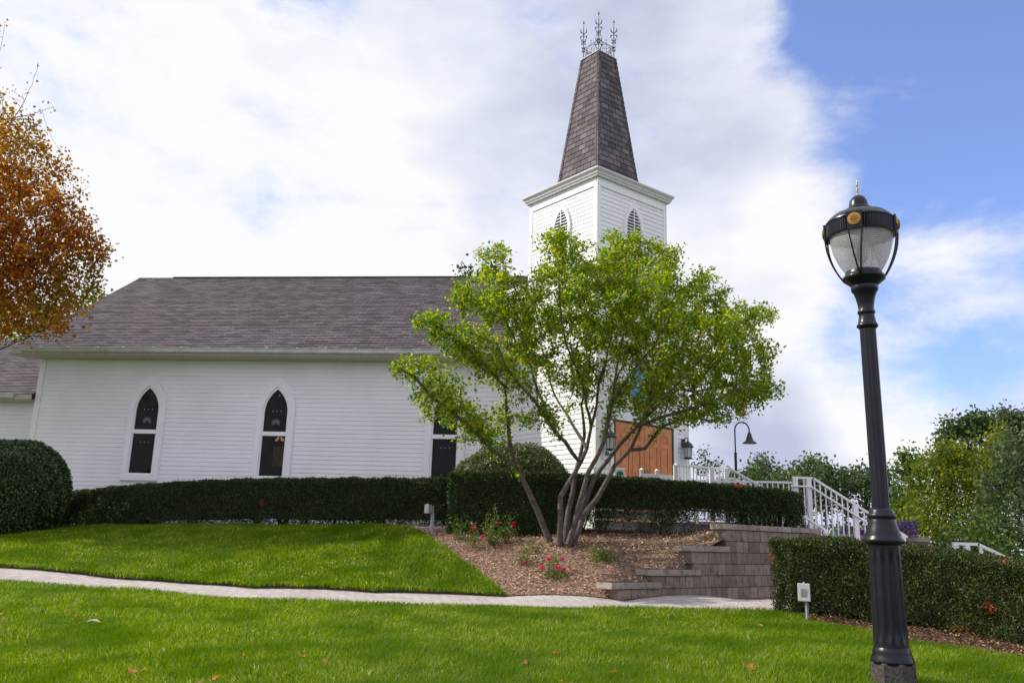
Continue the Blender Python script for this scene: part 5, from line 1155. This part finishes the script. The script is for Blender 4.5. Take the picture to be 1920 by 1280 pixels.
a0, a1, a2, a3, a4 = P(1267, 870, D1 - .2), P(1334, 876.5, D1 + .45), P(1366, 875, D1 + .3), P(1428, 912, D1 + .25), P(1470, 940, D1 + .2)
a1.z = a0.z; a2.z = a0.z
railing('stair_railing', 'white railing on the top landing right of the orange doors, running down behind the hedge', [a0, a1, a2, a3, a4], 1.0, sp=.105, posts=(0.0, (a1 - a0).length, (a1 - a0).length + (a2 - a1).length - .05), pw=.09)
b0, b1 = P(1300, 906, 19.3), P(1490, 899, 18.9); b1.z = b0.z = (b0.z + b1.z) / 2
railing('stair_railing', 'level white railing at the back of the middle landing, above the hedge end', [b0, b1], .95, sp=.115, posts=(.05, (b1 - b0).length - .02), pw=.09)
d0, d1 = P(1346, 896, 21.5), P(1378, 895, 21.5); d2 = P(1412, 918, 21.5); d1.z = d0.z
railing('stair_railing', 'small distant white railing glimpsed between the nearer balusters below the gooseneck lamp', [d0, d1, d2], .9, sp=.14, posts=(.02,), pw=.08)
D2 = 18.4
c0, c1, c2 = P(1487, 897, D2), P(1524, 896, D2), P(1700, 1006, D2); c0.z = c1.z
e0, e1, e2 = P(1483, 913.5, D2 - .08), P(1521, 912, D2 - .08), P(1698, 1026, D2 - .08); e0.z = e1.z
u_ = (c1 - c0).length
railing('stair_railing', 'long white railing with second handrail sloping down to the black lamp post', [c0, c1, c2], 1.42, sp=.1145, posts=(0.04, .33, .33 + .975, .33 + 1.95), pw=.095, mids=[[e0, e1, e2]], bottom=.04)
f0, f1, f2 = P(1508, 968, 17.6), P(1549, 994, 17.6), P(1556, 1000, 17.6)
railing('stair_railing', 'short low white handrail stub descending in front of the long sloping railing', [f0, f1], .62, sp=.11, posts=((Vector((f1 - f0).xy)).length - .02,), pw=.10)
h0, h1, h2, h3 = P(1788, 1018.5, 14.2), P(1833, 1019.5, 14.2), P(1887, 1045, 14.2), P(1950, 1075, 14.2); h1.z = h0.z
railing('stair_railing', 'short white railing peeking over the right hedge', [h0, h1, h2, h3], .85, sp=.22, posts=(.03, .21, .86), pw=.075, rw=.07, bal=.045)
# railing in front of the door, left end
j0, j1, j2 = P(1113, 877, 18.2), P(1146, 877, 18.2), P(1170, 880, 18.25); j1.z = j0.z; j2.z = j0.z
railing('stair_railing', 'small white railing left of the orange doors behind the tree stems', [j0, j1, j2], .9, sp=.12, posts=(.03, .62), pw=.07)
ps = empty('tree_plaque', P(1161, 886, 18.0), 0)
bpy.data.objects.remove(ps)
PF = Plane(P(1162, 886, 18.1).xy, (1, 0), (0, -1))
zq = P(1162, 895, 18.1).z
sg2 = plaque('round_plaque', 'small rounded white plaque with green tree emblem above the hedge below the doors', PF, 0, zq - .05, .12, .10)
mb = MB(); mb.box((PF.p.x - .015, PF.p.y - .0, tz(*PF.p.xy) - .05), (PF.p.x + .015, PF.p.y + .03, zq + .1)); mb.build('stake', RAIL, sg2)
# low board fence in front of the doors
fz = P(1203, 880, 18.0); fn = empty('board_fence', (fz.x, fz.y, fz.z - .95), 0, 'low white board fence with capped posts below the orange doors', 'fence')
fe = P(1268, 886, 18.3); fd = (fe - fz).xy; fl_ = fd.length; fd = Vector((*fd.normalized(), 0))
for u in (0, .37):
    mb = MB(); c = fd * u; mb.box((c.x - .035, c.y - .035, 0), (c.x + .035, c.y + .035, .93)); mb.box((c.x - .045, c.y - .045, .93), (c.x + .045, c.y + .045, .95)); mb.lathe([(.95, .04), (.97, .03), (.985, .005)], 4, c, smooth=False); mb.build('post', RAIL, fn)
for z0_ in (-.30, -.10, .10, .30, .50, .70):
    mb = MB(); mb.bar(fd * (.04 if z0_ > .6 else -1.1) + Vector((0, 0, z0_ + .09)), fd * fl_ + Vector((0, 0, z0_ + .09)), .025, .165); mb.build('board', RAIL, fn)
# landings and stairs
def slab(name, poly, z0, z1, m, label=None, cat=None, kind=None):
    mb = MB(); n = len(poly); mb.face([(x, y, z1) for x, y in poly]); mb.face([(x, y, z0) for x, y in poly][::-1])
    for i in range(n):
        a, b = poly[i], poly[(i + 1) % n]; mb.face([(*a, z0), (*b, z0), (*b, z1), (*a, z1)])
    return tag(mb.build(name, m), label, cat, kind=kind)
tz0 = H + .40
dpt = [church.matrix_basis @ TF(s_, 0, o) for s_, o in ((-.1, .02), (3.3, .02), (3.3, 2.3), (-.1, 2.3))]
slab('landing', [(p.x, p.y) for p in dpt], H - .5, tz0, CONCL, 'pale concrete landing in front of the orange doors', 'landing')
st = empty('stairs', (c0.x, c0.y, H - .5), 0, 'concrete stairs going down to the right between the white railings', 'stairs')
for k in range(7):
    mb = MB(); x0 = c1.x + k * .30; z1_ = c1.z - .98 - k * .168; mb.box((x0 - (2.5 if k == 0 else .0) - c0.x, .03, -1.6), (x0 + .30 - c0.x, 1.6, z1_ - H + .5)); mb.build('step', CONCL, st)

# ------------------------------------------------------------------ stepped block retaining wall, running parallel to the door face
WD = Vector((math.cos(YAW + rad(45)), math.sin(YAW + rad(45)), 0)); WN = Vector((WD.y, -WD.x, 0)); WB = P(1172, 1127, 13.6)
zt_top = P(1366, 981, WB.y + WD.y * 2.9).z
def wall_s(px, py):          # arc length and height where a pixel ray meets the wall face
    r = Vector(ray(px, py)); k = (WB - Vector((0, 0, H))).dot(WN) / r.dot(WN); q = r * k + Vector((0, 0, H)); return (q - WB).dot(WD), q.z
rw = empty('retaining_wall', WB, 0, 'stepped grey block retaining wall with rough cap stones at the end of the mulch bed', 'wall')
capz = [wall_s(*c)[1] for c in ((1150, 1088), (1224, 1063), (1296, 1019), (1362, 981))]
caps = [wall_s(*c)[0] for c in ((1147, 1092), (1224, 1065), (1297, 1022), (1362, 984))]; sR = caps[3] + 3.05
BH = .1955; ROWH = BH
z_top = [z - WB.z for z in capz]
row_z = [z_top[3] - .105 - ROWH * k for k in range(9)]
mb = MB(); cm = MB(); jm = MB()
def rough_block(mb, s0, s1, z0, z1, o, depth):
    nx = max(2, int((s1 - s0) / .06)); g = .005; s0 += g; s1 -= g; z0 += .006; z1 -= .004; nz_ = 3; vs = []
    for j in range(nz_ + 1):
        for i in range(nx + 1):
            ed = (i in (0, nx)) or (j in (0, nz_)); bu = -.003 if ed else random.uniform(-.002, .004)
            p = WD * (s0 + (s1 - s0) * i / nx) + WN * (o + bu); vs.append((p.x, p.y, z0 + (z1 - z0) * j / nz_))
    fs = [(j * (nx + 1) + i, j * (nx + 1) + i + 1, (j + 1) * (nx + 1) + i + 1, (j + 1) * (nx + 1) + i) for j in range(nz_) for i in range(nx)]; mb.mesh(vs, fs)
    q = [WD * a + WN * (o - b) for a, b in ((s0, .003), (s1, .003), (s1, depth), (s0, depth))]; i0 = len(mb.v)
    mb.mesh([(p.x, p.y, z) for z in (z0, z1) for p in q], [(4, 5, 6, 7), (0, 3, 2, 1), (1, 2, 6, 5), (3, 0, 4, 7), (2, 3, 7, 6)])
    jm.obox(((WD * (s0 + s1) / 2 + WN * (o - .03 - depth / 2)).x, (WD * (s0 + s1) / 2 + WN * (o - .03 - depth / 2)).y, (z0 + z1) / 2), WD * ((s1 - s0) / 2 - .012), WN * (depth / 2 - .03), (0, 0, (z1 - z0) / 2 + .004))
starts = {0: caps[3], 1: caps[3], 2: caps[2], 3: caps[2] + .05, 4: caps[1], 5: caps[0] + .12, 6: caps[0] + .5, 7: caps[0] + .9}
zcap = [None] * 4
for k in range(8):
    z1 = row_z[k]; z0 = z1 - ROWH; s = starts[k] + .03; first = True
    while s < sR - .05:
        wdt = (.30 if first else random.choice((.145, .16, .19, .205, .15))); first = False; rough_block(mb, s, min(s + wdt, sR), z0, z1, 0 - .012 * (7 - k) * .5, .26 if s > starts[k] + .05 else .28); s += wdt
mb.build('block_courses', BLOCKM, rw)
for k, (ss, se, row) in enumerate(((caps[3], sR, 0), (caps[2], caps[3] + .10, 2), (caps[1], caps[2] + .22, 4), (caps[0], caps[1] + .20, 5))):
    s = ss - .02; cm = MB(); zc = row_z[row]
    while s < se - .02:
        wdt = min(random.choice((.36, .42, .30)), se - s); rough_block(cm, s, s + wdt, zc + .002, zc + .105, .03 - .012 * (7 - row) * .5, .34); s += wdt
    cm.build('cap_stones', CAPM, rw)
jm.build('core', JOINT, rw)
lw0, lw1 = P(1085, 992, 17.0), P(1366, 986, 17.2)
lw = empty('timber_edging', (lw0.x, lw0.y, tz(lw0.x, lw0.y) - .1), 0, 'low dark timber edging under the trunks of the clipped hedge', 'edging'); lz_ = lw.location.copy(); dv = Vector((lw1.x - lw0.x, lw1.y - lw0.y, 0)); zt_ = lw0.z - lz_.z
for k in range(3):
    zk = zt_ - .06 - k * .125; nq = 3
    for q in range(nq): mb = MB(); mb.bar(dv * (q / nq + .001) + Vector((0, 0, zk)), dv * ((q + 1) / nq - .001) + Vector((0, 0, zk)), .14, .12); mb.build('timber', mat('dark_timber', (.06, .045, .035), (.03, .023, .018), rough=.95, scale=12, bump=.6), lw)
# far planter of the same block with petunias
def planter(label, x0, x1, ytop, D, flowers_x):
    a, b = P(x0, ytop, D), P(x1, ytop + (x1 - x0) * .03, D); b.z = a.z; r_ = empty('planter_wall', a - Vector((0, 0, 1.2)), 0, label, 'planter', 'block planters beyond the stairs')
    ln = (b - a).length; mb = MB(); z = 1.09
    while z > 0:
        s = random.uniform(0, .1) - .1
        while s < ln: e = min(s + .2, ln); s_ = max(s, 0); mb.box((s_ + .003, -.0, z - .19), (e - .003, .5, z - .003)); s += .2
        z -= .193
    mb.build('block_courses', BLOCKM, r_); mb = MB(); mb.box((-.03, -.04, 1.09), (ln + .03, .54, 1.19)); mb.build('cap_stones', CAPM, r_)
    return r_, a
planter('short grey block planter right of the black lamp post', 1600, 1740, 1002, 19.6, None)
planter('grey block planter seen through the sloping railing', 1555, 1597, 998, 19.6, None)
def petunias(label, x0, x1, y0, y1, D):
    a = P((x0 + x1) / 2, y1, D); n = 900; xs = RNG.uniform(x0, x1, n); ys = RNG.uniform(y0, y1 + 6, n); C_ = np.array([tuple(P(x, y, D + RNG.uniform(-.15, .2))) for x, y in zip(xs, ys)])
    s = empty('petunia_plant', tuple(a), 0, label, 'flowers', 'purple petunias on the block planters'); ln = .05 * RNG.uniform(.6, 1.2, n); rel(leaves('foliage', C_, rdir(n), rdir(n) + [0, -.3, .6], ln, ln * .6, ROSEL), s)
    m = 60; fc = C_[RNG.integers(0, n, m)] + np.array([0, -.06, .01]); th = np.tile(np.arange(5) * 1.2566, m); fc = np.repeat(fc, 5, 0); d = np.column_stack([np.cos(th), -.25 * np.ones(len(th)), np.sin(th)]); l = np.full(len(th), .042)
    rel(leaves('blossoms', fc, d, np.tile([0, -1, .4], (len(th), 1)), l, l * 1.1, PETUN), s)
petunias('purple petunias on the planter right of the black lamp post', 1680, 1717, 976, 1000, 19.4)
petunias('purple petunias seen through the sloping railing left of the lamp post', 1560, 1650, 985, 1002, 19.8)

# ------------------------------------------------------------------ utility boxes, edging, fallen leaves
def outlet_box(label, px, ptop, pbot, D, w_, h_, m, face_ang, bx, window=False):
    b = P(px, pbot, D); zt = P(px, ptop, D).z; zb_ = tz(b.x, b.y) - .05; r_ = empty('outlet_post', (b.x, b.y, zb_), rad(face_ang), label, 'outlet box')
    H_ = zt - zb_; mb = MB(); mb.box((-.022, -.02, 0), (.022, .02, H_ - .02)); mb.build('post', PLAST, r_)
    mb = MB(); mb.tube([(.045, 0, 0), (.045, 0, H_ - h_ - .0)], .015, 8) if not window else mb.tube([(.0, -.035, 0), (.0, -.035, H_ - h_)], .013, 8); mb.build('conduit', PLAST, r_)
    mb = MB(); mb.box((bx - w_ / 2, -.085, H_ - h_), (bx + w_ / 2, -.0225, H_)); bo = mb.build('box', m, r_)
    mb = MB(); mb.box((bx - w_ / 2 - .008, -.125, H_ - h_ - .01), (bx + w_ / 2 + .008, -.086, H_ + .008)); mb.box((bx - .01, -.115, H_ + .008), (bx + .01, -.09, H_ + .025)); cv = mb.build('cover', m, r_)
    if window:
        mb = MB(); mb.box((bx - w_ * .28, -.1275, H_ - h_ * .78), (bx + w_ * .26, -.1255, H_ - h_ * .28)); mb.build('clear_window', mat('clear_cover', (.20, .21, .20), (.32, .33, .30), rough=.15, scale=30), cv)
    for md_ in (cv, bo):
        bv = md_.modifiers.new('bevel', 'BEVEL'); bv.width = .006; bv.segments = 2
outlet_box('grey outlet box on a post at the top of the mulch bed', 809, 946, 996, 17.3, .12, .16, PLAST, -48, -.04)
outlet_box('pale outlet box with clear cover on a post before the right hedge', 1514, 1094, 1163, 11.3, .135, .20, PLASTW, -22, -.02, True)
ea, eb = P(742, 993, 18.0), P(852, 993, 17.55)
mb = MB(); z_ = (tz(ea.x, ea.y) + tz(eb.x, eb.y)) / 2; mb.bar((ea.x, ea.y, z_ + .01), (eb.x, eb.y, z_ + .01), .12, .09); tag(mb.build('garden_edging', CONCL), 'thin pale concrete edging between the grass tip and the hedge', 'edging')
# fallen leaves lying on the grass
spots = [(97, 1117, 13, .8), (128, 1143, 12, 1), (142, 1153, 11.5, .7), (222, 1143, 12, 1), (281, 1122, 12.6, .9), (2, 1150, 11.5, .9), (158, 1231, 8.7, 0), (178, 1255, 8, 1.1), (247, 1257, 8, 1.3), (268, 1254, 8, 1), (265, 1274, 7.5, 1.2), (373, 1190, 10, .8), (326, 1185, 10, .7), (452, 1226, 8.8, 1), (402, 1270, 7.6, .9), (405, 1266, 7.6, .8), (375, 1277, 7.3, .9),
         (660, 1196, 9.7, 1), (1043, 1222, 8.9, 1.1), (984, 1240, 8.4, 1), (1150, 1258, 7.9, 1.1), (1057, 1277, 7.4, 1), (1244, 1238, 8.4, .7), (1410, 1251, 8, 1.1), (1406, 1246, 8.1, .9), (1170, 1151, 11.6, .8), (1427, 1171, 10.7, .8), (854, 1197, 9.6, .6), (535, 1260, 7.8, .9), (570, 1228, 8.7, .8), (610, 1238, 8.4, .9), (480, 1205, 9.4, .7), (905, 1200, 9.5, .6), (80, 1000, 18.8, 1.2), (268, 1037, 16.6, 1.4), (295, 1040, 16.5, 1.2), (333, 1010, 18, 1), (350, 1030, 17, 1), (190, 1020, 17.6, 1.1), (118, 997, 19, 1), (640, 1000, 17.9, 1), (850, 1078, 14.9, 1)]
ORD = 'first second third fourth fifth sixth seventh eighth ninth tenth eleventh twelfth thirteenth fourteenth fifteenth sixteenth seventeenth eighteenth nineteenth twentieth twenty-first twenty-second twenty-third twenty-fourth'.split()
spots = [q for q in spots if q[3] > 0]; kind_ = lambda k: 2 if spots[k][2] > 13.9 else (1 if k % 3 == 0 else 0)
for k, (px, py, D, s) in enumerate(spots):
    r = Vector(ray(px, py)).normalized(); o = Vector((0, 0, H)); t = 3.0
    while t < 40 and (o + r * t).z > tz((o + r * t).x, (o + r * t).y) + .055: t += .05
    c = o + r * t; pts = []; tilt = Matrix.Rotation(random.uniform(-.5, .5), 3, 'X') @ Matrix.Rotation(random.uniform(-.5, .5), 3, 'Y'); rot = random.uniform(0, 6.28); R_ = .038 * s
    for q in range(10):
        a = q * math.pi / 5 + rot; rr = R_ * (1.15 if q % 2 == 0 else .55); pts.append(tilt @ Vector((rr * math.cos(a), rr * math.sin(a), .25 * rr * math.sin(q * 2))))
    mb = MB(); mb.mesh([Vector((0, 0, -.004))] + pts, [(0, i + 1, (i + 1) % 10 + 1) for i in range(10)]); lf = mb.build('fallen_leaf', DRYL if k % 3 else DRYL2); lf.location = c
    kd = kind_(k); rank = sorted((spots[q][0], q) for q in range(len(spots)) if kind_(q) == kd).index((px, k))
    tag(lf, ('orange maple leaf in the front lawn, %s from the left', 'brown curled leaf in the front lawn, %s from the left', 'dry leaf on the upper lawn near the hedge, %s from the left')[kd] % ORD[rank], 'leaf', ('orange fallen leaves on the front lawn', 'brown fallen leaves on the front lawn', 'fallen leaves on the upper lawn')[kd])
c = P(174, 1167, 11.0); r = Vector(ray(174, 1166)).normalized(); t = 3.0
while (Vector((0, 0, H)) + r * t).z > tz((r * t).x, (r * t).y) + .06: t += .05
c = Vector((0, 0, H)) + r * t
mb = MB(); mb.mesh([(-.075, 0, .0), (-.03, -.03, .03), (.06, -.035, .015), (.085, .02, .0), (.02, .035, .035), (-.05, .04, .01)], [(0, 1, 4, 5), (1, 2, 3, 4)]); lf = mb.build('fallen_leaf', PALEL); lf.location = c
tag(lf, 'single large pale dry leaf on the front lawn at the left', 'leaf')
